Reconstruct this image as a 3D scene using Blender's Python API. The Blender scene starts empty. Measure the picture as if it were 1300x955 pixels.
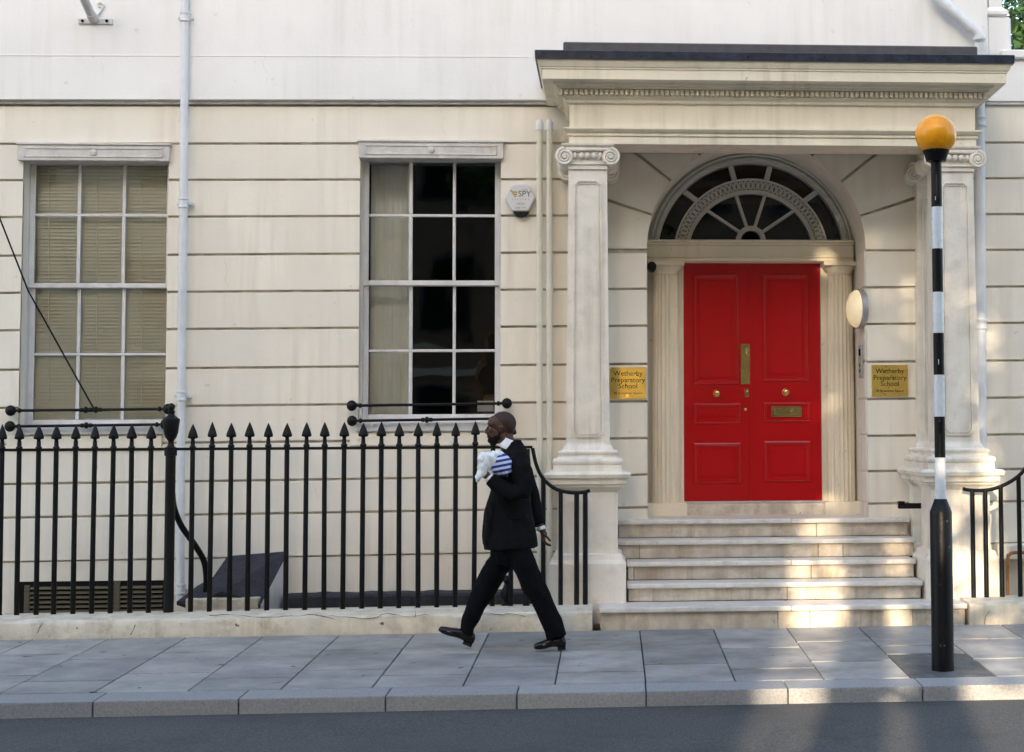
import bpy, bmesh, math, random
from mathutils import Vector, Matrix, noise
random.seed(7)
S = bpy.context.scene
COL = S.collection
R = math.radians
# ------------------------------------------------------------------ camera
F, CX, CY = 1950.0, 900.0, 440.0            # pixels of the 1300 x 955 photograph
CAMP = Vector((0.0, -14.5, 1.645))
_y = Vector((776-CX, CY-550, F)).normalized()          # world +Y (into the facade) in camera x,y,z(fwd)
_x = Vector((32200-CX, CY-400, F)); _x = (_x - _x.dot(_y)*_y).normalized()
_z = _x.cross(_y); _z = -_z if _z.y < 0 else _z
RM = Matrix((_x, _y, _z))                    # camera -> world
cam = bpy.data.objects.new('camera', bpy.data.cameras.new('camera')); COL.objects.link(cam)
r_, u_, f_ = RM @ Vector((1,0,0)), RM @ Vector((0,1,0)), RM @ Vector((0,0,1))
cam.matrix_world = Matrix(((r_.x,u_.x,-f_.x,CAMP.x),(r_.y,u_.y,-f_.y,CAMP.y),(r_.z,u_.z,-f_.z,CAMP.z),(0,0,0,1)))
cam.data.sensor_width = 36; cam.data.lens = F/1300*36
cam.data.shift_x = -(CX-650)/1300; cam.data.shift_y = -(477.5-CY)/1300
cam.data.clip_end = 800
S.camera = cam
# ------------------------------------------------------------------ light
SUN = Vector((-0.19, -1.0, 0.24)).normalized()           # towards the sun
w = bpy.data.worlds.new('World'); S.world = w; w.use_nodes = True
nt = w.node_tree; sk = nt.nodes.new('ShaderNodeTexSky'); sk.sky_type = 'NISHITA'; sk.sun_disc = False
sk.sun_elevation = math.asin(SUN.z); sk.sun_rotation = math.atan2(SUN.x, SUN.y) % (2*math.pi)
sk.air_density = 1.0; sk.dust_density = 3.0; sk.ozone_density = 0.72
bg = nt.nodes['Background']; bg.inputs['Strength'].default_value = 0.15
nt.links.new(sk.outputs[0], bg.inputs['Color'])
sd = bpy.data.lights.new('sun', 'SUN'); sd.energy = 2.0; sd.angle = R(0.6); sd.color = (1.0, 0.82, 0.58)
so = bpy.data.objects.new('sun', sd); COL.objects.link(so); so.rotation_euler = SUN.to_track_quat('Z','Y').to_euler()
S.view_settings.view_transform = 'Standard'; S.view_settings.look = 'None'
S.view_settings.exposure = 2.42; S.view_settings.gamma = 1
S.render.engine = 'CYCLES'

# ------------------------------------------------------------------ helpers
def at(px, py, Y):
    d = RM @ Vector(((px-CX)/F, (CY-py)/F, 1.0))
    return CAMP + d*((Y-CAMP.y)/d.y)
def gz(X, Y):                                            # pavement level: falls to the kerb
    return 0.003*X - 0.03*(-1.46-Y)
def ground(px, py):
    d = RM @ Vector(((px-CX)/F, (CY-py)/F, 1.0))
    # z = .003 X + .03 (Y+1.46)
    t = (0.003*CAMP.x+0.03*(CAMP.y+1.46)-CAMP.z)/(d.z-0.003*d.x-0.03*d.y)
    return CAMP + d*t
MATS = {}
def mat(name, col, rough=0.6, metal=0.0, var=0.08, vscale=3.0, bump=0.0, bscale=60.0, streak=0.0, scol=(0.25,0.2,0.13),
        coat=0.0, perobj=0.0, spots=0.0, spscale=40, spcol=(0.03,0.03,0.03), emit=None, sub=0.0, blot=0.0, bcol=(0.3,0.22,0.12), blotscale=2.2, spec=None, rv=0.1):
    m = bpy.data.materials.new(name); m.use_nodes = True; n = m.node_tree.nodes; L = m.node_tree.links
    b = n['Principled BSDF']; g = n.new('ShaderNodeNewGeometry')
    pos = g.outputs['Position']
    def tex(scale, detail=4, vec=None, rough_=0.55):
        t = n.new('ShaderNodeTexNoise'); t.inputs['Scale'].default_value = scale; t.inputs['Detail'].default_value = detail
        t.inputs['Roughness'].default_value = rough_
        L.new(vec or pos, t.inputs['Vector']); return t
    def mix(fac, a, bb, mode='MIX'):
        x = n.new('ShaderNodeMix'); x.data_type = 'RGBA'; x.blend_type = mode
        for s, v in ((x.inputs[0], fac), (x.inputs[6], a), (x.inputs[7], bb)):
            if hasattr(v, 'is_linked'): L.new(v, s)
            elif isinstance(v, (int, float)): s.default_value = v
            else: s.default_value = (*v[:3], 1)
        return x.outputs[2]
    def ramp(src, a, bb, v0=0.0, v1=1.0):
        x = n.new('ShaderNodeMapRange'); x.clamp = True
        x.inputs[1].default_value = a; x.inputs[2].default_value = bb; x.inputs[3].default_value = v0; x.inputs[4].default_value = v1
        L.new(src, x.inputs[0]); return x.outputs[0]
    def scaled(v):
        x = n.new('ShaderNodeMapping'); x.inputs['Scale'].default_value = v; L.new(pos, x.inputs['Vector']); return x.outputs[0]
    c = mix(ramp(tex(vscale, 5).outputs[0], 0.3, 0.7), [k*(1-var) for k in col], [min(1, k*(1+var)) for k in col])
    if perobj:
        oi = n.new('ShaderNodeObjectInfo')
        c = mix(1.0, c, mix(oi.outputs['Random'], (1-perobj,)*3, (1+perobj*.9, 1+perobj*.8, 1+perobj*.6)), 'MULTIPLY')
    if streak:
        s1 = tex(1.0, 6, scaled((9, 9, 0.55)), 0.6)
        s2 = tex(1.3, 3)
        f = n.new('ShaderNodeMath'); f.operation = 'MULTIPLY'
        L.new(ramp(s1.outputs[0], 0.46, 0.72, 0, streak), f.inputs[0]); L.new(ramp(s2.outputs[0], 0.38, 0.62), f.inputs[1])
        c = mix(f.outputs[0], c, scol)
    if blot:
        s1 = tex(blotscale, 8, None, 0.72)
        c = mix(ramp(s1.outputs[0], 0.5, 0.72, 0, blot), c, bcol)
    if spots:
        s1 = tex(spscale, 2)
        c = mix(ramp(s1.outputs[0], 0.70, 0.76, 0, spots), c, spcol)
    L.new(c, b.inputs['Base Color'])
    b.inputs['Roughness'].default_value = rough; b.inputs['Metallic'].default_value = metal
    if coat: b.inputs['Coat Weight'].default_value = coat; b.inputs['Coat Roughness'].default_value = 0.12
    rt = ramp(tex(vscale*3, 4).outputs[0], 0.3, 0.7, max(0.03, rough-rv), min(1, rough+rv)); L.new(rt, b.inputs['Roughness'])
    if bump:
        bp = n.new('ShaderNodeBump'); bp.inputs['Strength'].default_value = bump; bp.inputs['Distance'].default_value = 0.01
        t = tex(bscale, 5, None, 0.6); L.new(t.outputs[0], bp.inputs['Height']); L.new(bp.outputs[0], b.inputs['Normal'])
    if spec is not None: b.inputs['Specular IOR Level'].default_value = spec
    if sub: b.inputs['Subsurface Weight'].default_value = sub
    if emit: b.inputs['Emission Color'].default_value = (*emit[:3],1); b.inputs['Emission Strength'].default_value = emit[3]
    MATS[name] = m; return m

mat('stucco', (0.82,0.755,0.655), 0.62, var=0.06, vscale=1.3, bump=0.16, bscale=35, streak=0.38, scol=(0.50,0.42,0.31), spots=0.4, spscale=13, spcol=(0.45,0.37,0.27), perobj=0.035)
mat('stucco_upper', (0.83,0.81,0.79), 0.6, var=0.05, vscale=1.0, bump=0.14, bscale=30, streak=0.28, scol=(0.55,0.51,0.45), spots=0.3, spscale=11, spcol=(0.5,0.46,0.4))
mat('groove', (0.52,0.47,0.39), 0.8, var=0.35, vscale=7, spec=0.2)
mat('cream', (0.83,0.735,0.575), 0.5, var=0.05, vscale=3, bump=0.12, bscale=40, streak=0.5, scol=(0.38,0.30,0.19), spots=0.5, spscale=24, spcol=(0.35,0.28,0.18))
mat('stone_white', (0.82,0.75,0.65), 0.5, var=0.06, vscale=5, bump=0.18, bscale=50, streak=0.45, scol=(0.34,0.29,0.22), blot=0.35, bcol=(0.42,0.36,0.28), blotscale=7)
mat('painted_timber', (0.66,0.64,0.63), 0.5, var=0.08, vscale=6, bump=0.15, bscale=60, streak=0.4, scol=(0.3,0.26,0.22))
mat('lintel_paint', (0.60,0.57,0.54), 0.6, var=0.12, vscale=8, bump=0.25, bscale=50, blot=0.35, bcol=(0.25,0.2,0.16), blotscale=9)
mat('plinth', (0.66,0.59,0.48), 0.75, var=0.14, vscale=5, bump=0.8, bscale=20, streak=0.6, scol=(0.25,0.19,0.11), blot=0.6, bcol=(0.28,0.21,0.12), blotscale=6, spots=0.95, spscale=19, spcol=(0.06,0.05,0.04))
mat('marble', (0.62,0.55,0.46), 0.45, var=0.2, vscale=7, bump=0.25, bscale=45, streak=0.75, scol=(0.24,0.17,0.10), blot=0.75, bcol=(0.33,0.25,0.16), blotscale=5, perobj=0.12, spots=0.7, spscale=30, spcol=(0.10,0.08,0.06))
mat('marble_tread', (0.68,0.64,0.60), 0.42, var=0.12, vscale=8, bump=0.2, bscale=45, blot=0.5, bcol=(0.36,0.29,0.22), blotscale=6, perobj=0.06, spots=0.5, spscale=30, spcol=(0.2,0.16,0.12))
mat('paving', (0.285,0.282,0.28), 0.6, var=0.28, vscale=2.2, bump=0.4, bscale=40, perobj=0.22, spots=0.95, spscale=7.5, spcol=(0.03,0.03,0.03), blot=0.6, bcol=(0.12,0.12,0.12), blotscale=3)
mat('joint', (0.06,0.055,0.05), 0.9, bump=0.4, spec=0.1)
mat('concrete', (0.10,0.10,0.10), 0.85, var=0.3, vscale=12, bump=0.7, bscale=60)
mat('granite', (0.27,0.27,0.28), 0.7, var=0.2, vscale=60, bump=0.4, bscale=90, perobj=0.15)
mat('asphalt', (0.065,0.064,0.064), 0.85, var=0.6, vscale=70, bump=1.0, bscale=90, blot=0.7, bcol=(0.025,0.025,0.024), blotscale=1.0, spots=0.7, spscale=45, spcol=(0.2,0.19,0.18))
mat('iron', (0.004,0.004,0.0045), 0.45, var=0.3, vscale=20, bump=0.35, bscale=55, spec=0.22)
mat('post_black', (0.004,0.0045,0.006), 0.42, var=0.3, vscale=12, bump=0.1, bscale=60, spots=0.7, spscale=26, spcol=(0.12,0.12,0.12), spec=0.22)
mat('post_white', (0.72,0.74,0.78), 0.3, var=0.05, vscale=10, spots=0.4, spscale=20, spcol=(0.2,0.2,0.2))
mat('amber', (0.92,0.36,0.004), 0.25, var=0.07, vscale=9, sub=0.2)
mat('door_red', (0.47,0.002,0.004), 0.16, var=0.015, vscale=2, spec=0.6, rv=0.01)
mat('brass', (0.72,0.53,0.20), 0.2, metal=1.0, var=0.10, vscale=9, bump=0.02, bscale=12)
mat('plaque_brass', (0.74,0.52,0.13), 0.34, metal=0.8, var=0.10, vscale=5)
mat('letter', (0.004,0.0035,0.003), 0.7, spec=0.1)
mat('lead', (0.02,0.026,0.045), 0.35, var=0.5, vscale=14, bump=0.4, bscale=30, metal=0.2, spec=0.4)
mat('felt', (0.10,0.095,0.10), 0.85, var=0.15, vscale=10, bump=0.4, spec=0.2)
mat('pipe_white', (0.70,0.71,0.74), 0.42, var=0.05, vscale=8, streak=0.25, bump=0.05)
mat('pipe_cream', (0.70,0.66,0.56), 0.45, var=0.05, vscale=8, streak=0.25, bump=0.05)
mat('copper_pipe', (0.35,0.14,0.04), 0.5, var=0.2, vscale=14)
mat('blind', (0.93,0.88,0.77), 0.5, var=0.03)
mat('curtain', (0.93,0.95,0.95), 0.85, var=0.05)
mat('room', (0.045,0.043,0.04), 0.9, spec=0.05)
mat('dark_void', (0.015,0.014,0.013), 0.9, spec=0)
mat('hatch', (0.035,0.036,0.045), 0.7, var=0.2, vscale=8, bump=0.3, spec=0.2)
mat('timber_louvre', (0.10,0.085,0.05), 0.7)
mat('plastic_white', (0.66,0.65,0.66), 0.35, var=0.03)
mat('gold_print', (0.42,0.30,0.08), 0.6)
mat('teal_print', (0.01,0.06,0.07), 0.6)
mat('grey_print', (0.2,0.2,0.2), 0.6)
mat('lamp_glass', (0.85,0.75,0.55), 0.3, var=0.02, emit=(1.0,0.72,0.36,0.07))
mat('steel', (0.45,0.45,0.46), 0.4, metal=0.7)
mat('paper', (0.6,0.65,0.7), 0.7)
mat('suit', (0.0045,0.0045,0.0055), 0.85, var=0.2, vscale=12, bump=0.35, bscale=14, spec=0.12)
mat('trouser', (0.004,0.004,0.006), 0.85, var=0.2, vscale=12, bump=0.35, bscale=12, spec=0.08)
mat('skin', (0.066,0.026,0.016), 0.45, var=0.15, vscale=22, bump=0.06, bscale=160, sub=0.05, spec=0.35)
mat('palm', (0.20,0.07,0.06), 0.5, var=0.1, vscale=30)
mat('hair', (0.013,0.009,0.008), 0.75, var=0.3, vscale=60, bump=0.5, bscale=300, spec=0.08)
mat('eye_white', (0.22,0.19,0.17), 0.3)
mat('scalp', (0.030,0.014,0.010), 0.5, var=0.15, vscale=40, bump=0.2, bscale=300, spec=0.3)
mat('shirt', (0.78,0.79,0.82), 0.7)
mat('shoe', (0.005,0.005,0.005), 0.2, var=0.2, vscale=20, spec=0.35)
mat('towel_white', (0.74,0.77,0.80), 0.9, bump=0.5, bscale=45)
mat('bark', (0.07,0.05,0.035), 0.9, bump=0.8, bscale=20)
mat('leaf', (0.075,0.15,0.02), 0.5, var=0.35, vscale=4)
mat('brick_far', (0.22,0.15,0.10), 0.85, var=0.2, vscale=4, bump=0.3)
mat('stucco_far', (0.62,0.56,0.45), 0.7, var=0.08)
mat('slate', (0.05,0.05,0.06), 0.7)
# striped towel
def stripes():
    m = mat('towel_stripe', (0.7,0.72,0.76), 0.9, bump=0.4, bscale=45); n = m.node_tree.nodes; L = m.node_tree.links
    tc = n.new('ShaderNodeTexCoord'); sp = n.new('ShaderNodeSeparateXYZ'); L.new(tc.outputs['Generated'], sp.inputs[0])
    a = n.new('ShaderNodeMath'); a.operation = 'MULTIPLY_ADD'; L.new(sp.outputs[0], a.inputs[0]); a.inputs[1].default_value = -0.18; L.new(sp.outputs[2], a.inputs[2])
    b = n.new('ShaderNodeMath'); b.operation = 'MULTIPLY'; L.new(a.outputs[0], b.inputs[0]); b.inputs[1].default_value = 4.6
    f = n.new('ShaderNodeMath'); f.operation = 'FRACT'; L.new(b.outputs[0], f.inputs[0])
    g = n.new('ShaderNodeMath'); g.operation = 'GREATER_THAN'; L.new(f.outputs[0], g.inputs[0]); g.inputs[1].default_value = 0.48
    x = n.new('ShaderNodeMix'); x.data_type = 'RGBA'; L.new(g.outputs[0], x.inputs[0]); x.inputs[6].default_value = (0.62,0.66,0.72,1); x.inputs[7].default_value = (0.01,0.03,0.30,1)
    L.new(x.outputs[2], n['Principled BSDF'].inputs['Base Color'])
stripes()
def glass():
    m = bpy.data.materials.new('glass'); m.use_nodes = True; n = m.node_tree.nodes; L = m.node_tree.links
    n.remove(n['Principled BSDF']); out = n['Material Output']
    t = n.new('ShaderNodeBsdfTransparent'); t.inputs[0].default_value = (0.95,0.97,0.95,1)
    g = n.new('ShaderNodeBsdfGlossy'); g.inputs['Roughness'].default_value = 0.01; g.inputs[0].default_value = (0.95,0.97,1,1)
    fr = n.new('ShaderNodeFresnel'); fr.inputs[0].default_value = 1.6
    nz = n.new('ShaderNodeTexNoise'); nz.inputs['Scale'].default_value = 2.2; nz.inputs['Detail'].default_value = 1
    ge = n.new('ShaderNodeNewGeometry'); L.new(ge.outputs['Position'], nz.inputs['Vector'])
    bp = n.new('ShaderNodeBump'); bp.inputs['Strength'].default_value = 0.16; bp.inputs['Distance'].default_value = 0.02
    L.new(nz.outputs[0], bp.inputs['Height']); L.new(bp.outputs[0], g.inputs['Normal'])
    x = n.new('ShaderNodeMixShader'); L.new(fr.outputs[0], x.inputs[0]); L.new(t.outputs[0], x.inputs[1]); L.new(g.outputs[0], x.inputs[2])
    L.new(x.outputs[0], out.inputs[0]); MATS['glass'] = m
glass()

def link(name, me, m, parent=None, smooth=False):
    o = bpy.data.objects.new(name, me); COL.objects.link(o)
    if m and not me.materials: me.materials.append(MATS[m])
    if parent: o.parent = parent; o.matrix_parent_inverse = parent.matrix_world.inverted()
    if smooth: me.polygons.foreach_set('use_smooth', [True]*len(me.polygons))
    return o
def pyd(name, v, f, m, parent=None, smooth=False, fix=True):
    me = bpy.data.meshes.new(name); me.from_pydata([tuple(p) for p in v], [], f)
    if fix:
        bm = bmesh.new(); bm.from_mesh(me); bmesh.ops.recalc_face_normals(bm, faces=bm.faces); bm.to_mesh(me); bm.free()
    me.update(); return link(name, me, m, parent, smooth)
def bmo(name, bm, m, parent=None, smooth=False):
    bmesh.ops.recalc_face_normals(bm, faces=bm.faces)
    me = bpy.data.meshes.new(name); bm.to_mesh(me); bm.free(); return link(name, me, m, parent, smooth)
def empty(name, loc, label=None, cat=None, group=None):
    o = bpy.data.objects.new(name, None); COL.objects.link(o); o.location = loc; o.empty_display_size = 0.1
    o.matrix_world = Matrix.Translation(Vector(loc)); tag(o, label, cat, group); return o
def tag(o, label=None, cat=None, group=None, kind=None):
    if label: o['label'] = label
    if cat: o['category'] = cat
    if group: o['group'] = group
    if kind: o['kind'] = kind
    return o
def hexa(bm, p, bev=0.0, seg=1):
    vs = [bm.verts.new(q) for q in p]
    fs = [bm.faces.new([vs[i] for i in f]) for f in ((0,1,2,3),(7,6,5,4),(0,4,5,1),(1,5,6,2),(2,6,7,3),(3,7,4,0))]
    if bev:
        es = list({e for f in fs for e in f.edges}); bmesh.ops.bevel(bm, geom=es, offset=bev, segments=seg, affect='EDGES', profile=0.7)
def boxp(x0,x1,y0,y1,z0,z1):
    return [(x0,y0,z0),(x1,y0,z0),(x1,y0,z1),(x0,y0,z1),(x0,y1,z0),(x1,y1,z0),(x1,y1,z1),(x0,y1,z1)]
def box(name, x0,x1,y0,y1,z0,z1, m, parent=None, bev=0.0, seg=1):
    bm = bmesh.new(); hexa(bm, boxp(x0,x1,y0,y1,z0,z1), bev, seg); return bmo(name, bm, m, parent)
def boxes(name, lst, m, parent=None, bev=0.0):
    bm = bmesh.new()
    for b in lst: hexa(bm, boxp(*b), bev)
    return bmo(name, bm, m, parent)
def quadband(name, x0,x1,zl,zh,y0,y1, m, parent, bev=0.006):       # zl, zh functions of X
    bm = bmesh.new()
    hexa(bm, [(x0,y0,zl(x0)),(x1,y0,zl(x1)),(x1,y0,zh(x1)),(x0,y0,zh(x0)),(x0,y1,zl(x0)),(x1,y1,zl(x1)),(x1,y1,zh(x1)),(x0,y1,zh(x0))], bev, 2)
    return bmo(name, bm, m, parent)
def prism(name, poly, y0, y1, m, parent=None, bev=0.0):             # polygon in XZ, extruded along Y
    bm = bmesh.new(); a = [bm.verts.new((x,y0,z)) for x,z in poly]; b = [bm.verts.new((x,y1,z)) for x,z in poly]
    k = len(poly); f0 = bm.faces.new(a); bm.faces.new(b[::-1])
    for i in range(k): bm.faces.new((a[i],a[(i+1)%k],b[(i+1)%k],b[i]))
    if bev: bmesh.ops.bevel(bm, geom=list(f0.edges), offset=bev, segments=1, affect='EDGES')
    return bmo(name, bm, m, parent)
def lathe(prof, n=20, c=(0,0,0), bm=None):
    bm = bm or bmesh.new(); c = Vector(c); rings = []
    for r, z in prof:
        rings.append([bm.verts.new(c+Vector((r*math.cos(2*math.pi*i/n), r*math.sin(2*math.pi*i/n), z))) for i in range(n)])
    for a, b in zip(rings, rings[1:]):
        for i in range(n): bm.faces.new((a[i],a[(i+1)%n],b[(i+1)%n],b[i]))
    bm.faces.new(rings[0][::-1]); bm.faces.new(rings[-1]); return bm
def smooth_angle(o, deg=40):
    me = o.data; me.polygons.foreach_set('use_smooth', [True]*len(me.polygons))
    bm = bmesh.new(); bm.from_mesh(me)
    for e in bm.edges:
        if len(e.link_faces) == 2 and e.calc_face_angle(0) > R(deg): e.smooth = False
    bm.to_mesh(me); bm.free(); return o
def tubebm(path, rad, n=10, bm=None, cap=True):
    bm = bm or bmesh.new(); path = [Vector(p) for p in path]; rings = []
    prevu = None
    for i, p in enumerate(path):
        t = (path[min(i+1,len(path)-1)]-path[max(i-1,0)]).normalized()
        ref = prevu if prevu else (Vector((0,1,0)) if abs(t.y) < 0.9 else Vector((1,0,0)))
        u = (ref - t*ref.dot(t)).normalized(); v = t.cross(u); prevu = u
        r = rad[i] if isinstance(rad, (list,tuple)) else rad
        rings.append([bm.verts.new(p+u*(r*math.cos(2*math.pi*k/n))+v*(r*math.sin(2*math.pi*k/n))) for k in range(n)])
    for a, b in zip(rings, rings[1:]):
        for k in range(n): bm.faces.new((a[k],a[(k+1)%n],b[(k+1)%n],b[k]))
    if cap: bm.faces.new(rings[0][::-1]); bm.faces.new(rings[-1])
    return bm
def tube(name, path, rad, m, parent=None, n=10): return smooth_angle(bmo(name, tubebm(path, rad, n), m, parent))
def lath(name, prof, c, m, parent=None, n=20, deg=40): return smooth_angle(bmo(name, lathe(prof, n, c), m, parent), deg)
def ring_mould(name, prof, x0,x1,yf,yb, m, parent=None, closed=False):
    """moulding swept round a rectangle: prof = [(projection, z)]; three-sided (open at the back) or closed"""
    v = []; f = []; k = len(prof)
    for o, z in prof:
        v += [(x0-o,(yb+o) if closed else yb,z),(x0-o,yf-o,z),(x1+o,yf-o,z),(x1+o,(yb+o) if closed else yb,z)]
    for i in range(k-1):
        for j in range(4 if closed else 3):
            a, b = 4*i+j, 4*i+(j+1)%4
            f.append((a,b,b+4,a+4))
    f.append((0,1,2,3)); f.append((4*k-4,4*k-3,4*k-2,4*k-1))
    if not closed: f.append(tuple([4*i for i in range(k)]+[4*i+3 for i in reversed(range(k))]))
    return pyd(name, v, f, m, parent)
def crv(pts, n=6):                                       # Catmull-Rom through px/3D points
    pts = [Vector(p) for p in pts]; out = []
    P = [pts[0]*2-pts[1]]+pts+[pts[-1]*2-pts[-2]]
    for i in range(1, len(P)-2):
        for k in range(n):
            t = k/n; a,b,c,d = P[i-1],P[i],P[i+1],P[i+2]
            out.append(0.5*((2*b)+(c-a)*t+(2*a-5*b+4*c-d)*t*t+(3*b-a-3*c+d)*t**3))
    out.append(pts[-1]); return out
def copy_tree(o, dx, parent=None):
    c = o.copy(); COL.objects.link(c)
    if parent: c.parent = parent; c.matrix_parent_inverse = o.matrix_parent_inverse.copy()
    else: c.location = Vector(o.location)+Vector(dx)
    for ch in list(o.children): copy_tree(ch, dx, c)
    return c
def text(name, s, loc, size, m, parent, align='CENTER', rz=0, ext=0.0006):
    cu = bpy.data.curves.new('t', 'FONT'); cu.body = s; cu.size = size; cu.align_x = align; cu.align_y = 'CENTER'; cu.extrude = ext; cu.resolution_u = 3
    t = bpy.data.objects.new('t', cu); COL.objects.link(t)
    dg = bpy.context.evaluated_depsgraph_get(); me = bpy.data.meshes.new_from_object(t.evaluated_get(dg)); bpy.data.objects.remove(t)
    me.transform(Matrix.Translation(loc) @ Matrix.Rotation(rz,4,'Z') @ Matrix.Rotation(R(90),4,'X'))
    me.materials.clear(); return link(name, me, m, parent)
# ================================================================== GROUND
gr = pyd('ground', [(-250,-250,-0.9),(250,-250,-0.9),(250,250,-0.9),(-250,250,-0.9)], [(0,1,2,3)], 'asphalt'); tag(gr, kind='structure')
YK = -3.82
def gsheet(name, x0,x1,y0,y1,dz,m):
    o = pyd(name, [(x0,y0,gz(x0,y0)+dz),(x1,y0,gz(x1,y0)+dz),(x1,y1,gz(x1,y1)+dz),(x0,y1,gz(x0,y1)+dz),
                   (x0,y0,-0.95),(x1,y0,-0.95),(x1,y1,-0.95),(x0,y1,-0.95)], [(0,1,2,3),(0,4,5,1),(1,5,6,2),(2,6,7,3),(3,7,4,0)], m)
    return tag(o, kind='structure')
zr = gz(0,YK)-0.11
rd = pyd('road', [(-60,YK-0.2,zr-0.18),(60,YK-0.2,zr+0.18),(60,-10,zr+0.18+0.06),(-60,-10,zr-0.18+0.06),(60,-16,zr+0.18),(-60,-16,zr-0.18)], [(0,1,2,3),(3,2,4,5)], 'asphalt'); tag(rd, kind='structure')
pav = gsheet('pavement', -14,14,YK,-1.40,-0.022,'joint')
kerb = gsheet('kerb', -14,14,YK-0.29,YK-0.004,-0.03,'joint')
farp = pyd('far_pavement', [(-60,-19.5,zr+0.1),(60,-19.5,zr+0.1),(60,-16,zr+0.1),(-60,-16,zr+0.1),(-60,-16,-0.95),(60,-16,-0.95)], [(0,1,2,3),(3,2,5,4)], 'paving'); tag(farp, kind='structure')
# paving slabs: joints measured on the plinth line
jx = [ground(px,py).x for px,py in ((138.8,811),(235.9,810),(335,807.7),(431.5,806),(527,804),(621.7,802),(717.5,800),(812,799),(905.8,799),(999.3,798),(1091,797),(1182,796),(1273,794.5))]
d0 = (jx[-1]-jx[0])/(len(jx)-1)
jx = [jx[0]-d0*k for k in range(9,0,-1)]+jx+[jx[-1]+d0*k for k in range(1,8)]
def slab(name, x0,x1,y0,y1,m,parent,th=0.06,g=0.005,up=0.0,bev=0.004):
    x0+=g; x1-=g; y0+=g*4.2; y1-=g*4.2; t = [random.uniform(-0.0012,0.0012) for _ in range(4)]
    bm = bmesh.new(); c = [(x0,y0),(x1,y0),(x1,y1),(x0,y1)]
    top = [(x,y,gz(x,y)+up+t[i]) for i,(x,y) in enumerate(c)]; bot = [(x,y,gz(x,y)-th) for x,y in c]
    hexa(bm, bot+top, bev); return bmo(name, bm, m, parent)
for i in range(len(jx)-1):
    ph = i % 2
    ys = [-1.505] + ([-2.49,-3.37] if ph else [-2.24,-3.12]) + [YK]
    if not ph: ys = [-1.505,-2.24,-3.12,YK]
    for a, b in zip(ys, ys[1:]):
        post = jx[i] < 2.34 < jx[i+1]
        if post and a < -2.7: continue
        if post and b < -2.7: b = -2.86
        slab('paving_slab', jx[i], jx[i+1], b, a, 'paving', pav)
    if jx[i] < 2.34 < jx[i+1]:
        slab('concrete_patch', jx[i], jx[i+1], YK, -2.86, 'concrete', pav, up=-0.003, bev=0.002)
x = -9.0
while x < 9:
    L_ = random.uniform(0.85,1.0)
    bm = bmesh.new(); x1 = x+L_-0.008; y0, y1 = YK-0.30, YK-0.008
    hexa(bm, [(x,y0,gz(x,y0)-0.2),(x1,y0,gz(x1,y0)-0.2),(x1,y0,gz(x1,y0)+0.002),(x,y0,gz(x,y0)+0.002),(x,y1,gz(x,y1)-0.2),(x1,y1,gz(x1,y1)-0.2),(x1,y1,gz(x1,y1)+0.002),(x,y1,gz(x,y1)+0.002)], 0.012, 2)
    bmo('kerb_stone', bm, 'granite', kerb); x += L_
# the sunken area behind the railings
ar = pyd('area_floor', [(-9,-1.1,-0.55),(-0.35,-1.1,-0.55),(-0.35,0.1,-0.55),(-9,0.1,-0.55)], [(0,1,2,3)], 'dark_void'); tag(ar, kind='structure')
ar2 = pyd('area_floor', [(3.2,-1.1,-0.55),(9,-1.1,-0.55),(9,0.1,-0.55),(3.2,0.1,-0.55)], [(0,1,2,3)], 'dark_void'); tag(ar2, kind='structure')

# ================================================================== SCHOOL BUILDING
B = empty('school_building', (1.4,0.4,0), 'cream stucco town house with grooved walls, columned porch and red double door', 'building')
GL = [133,181.6,227.6,274.2,322.3,369.4,416.7,466.2,514.2,560.8,609.7,652,707.9,806]   # groove lines at x=300
GR = [134,180.3,225.7,271.3,316.6,363.2,409.5,457.2,504.3,551.1,595.3,636.2,689.6,790] # and at x=1270
def zl(i):
    a, b = at(300,GL[i],0), at(1270,GR[i],0); k = (b.z-a.z)/(b.x-a.x)
    return lambda X: a.z+k*(X-a.x)
ZF = [zl(i) for i in range(len(GL))]
XW0, XW1 = -7.6, 5.4
AX, AZ, AR = 1.386, 3.39, 1.045                                   # door arch in the wall
wl0, wl1 = at(27,350,0).x, at(212,350,0).x
wr0, wr1 = at(456.5,350,0).x, at(635.5,350,0).x
wz1 = at(300,203,0).z; wz0 = at(300,549,0).z; wz1r = at(545,200,0).z; wz0r = at(545,546,0).z
AL, ARr = AX-AR, AX+AR
def course(i, x0, x1, top=None, bot=None):
    hi, lo = ZF[i], ZF[i+1]; g = 0.005; gt = 0.017
    quadband('wall_course', x0, x1, (lambda X: lo(X)+g) if bot is None else (lambda X: bot), (lambda X: hi(X)-gt) if top is None else (lambda X: top), 0.0, 0.032, 'stucco', B, 0.007)
for i in range(0, 13):
    if i == 0: segs = [(XW0, XW1)]
    elif 1 <= i <= 7: segs = [(XW0, wl0), (wl1, wr0), (wr1, AL if ZF[i](0) < 3.5 else -0.2), (ARr if ZF[i](0) < 3.5 else 2.98, XW1)]
    elif i == 8: segs = [(XW0, wl0), (wl1, wr0), (wr1, AL), (ARr, XW1)]
    else: segs = [(XW0, AL), (ARr, XW1)]
    for a, b in segs:
        if i == 12: quadband('wall_course', a, b, lambda X: ZF[13](X), lambda X: ZF[12](X)-0.01, 0.012, 0.032, 'stucco', B, 0.003)
        else: course(i, a, b)
# below the sills
for a, b, zt in ((wl0,wl1,wz0),(wr0,wr1,wz0r)):
    course(8, a, b, top=zt)
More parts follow.
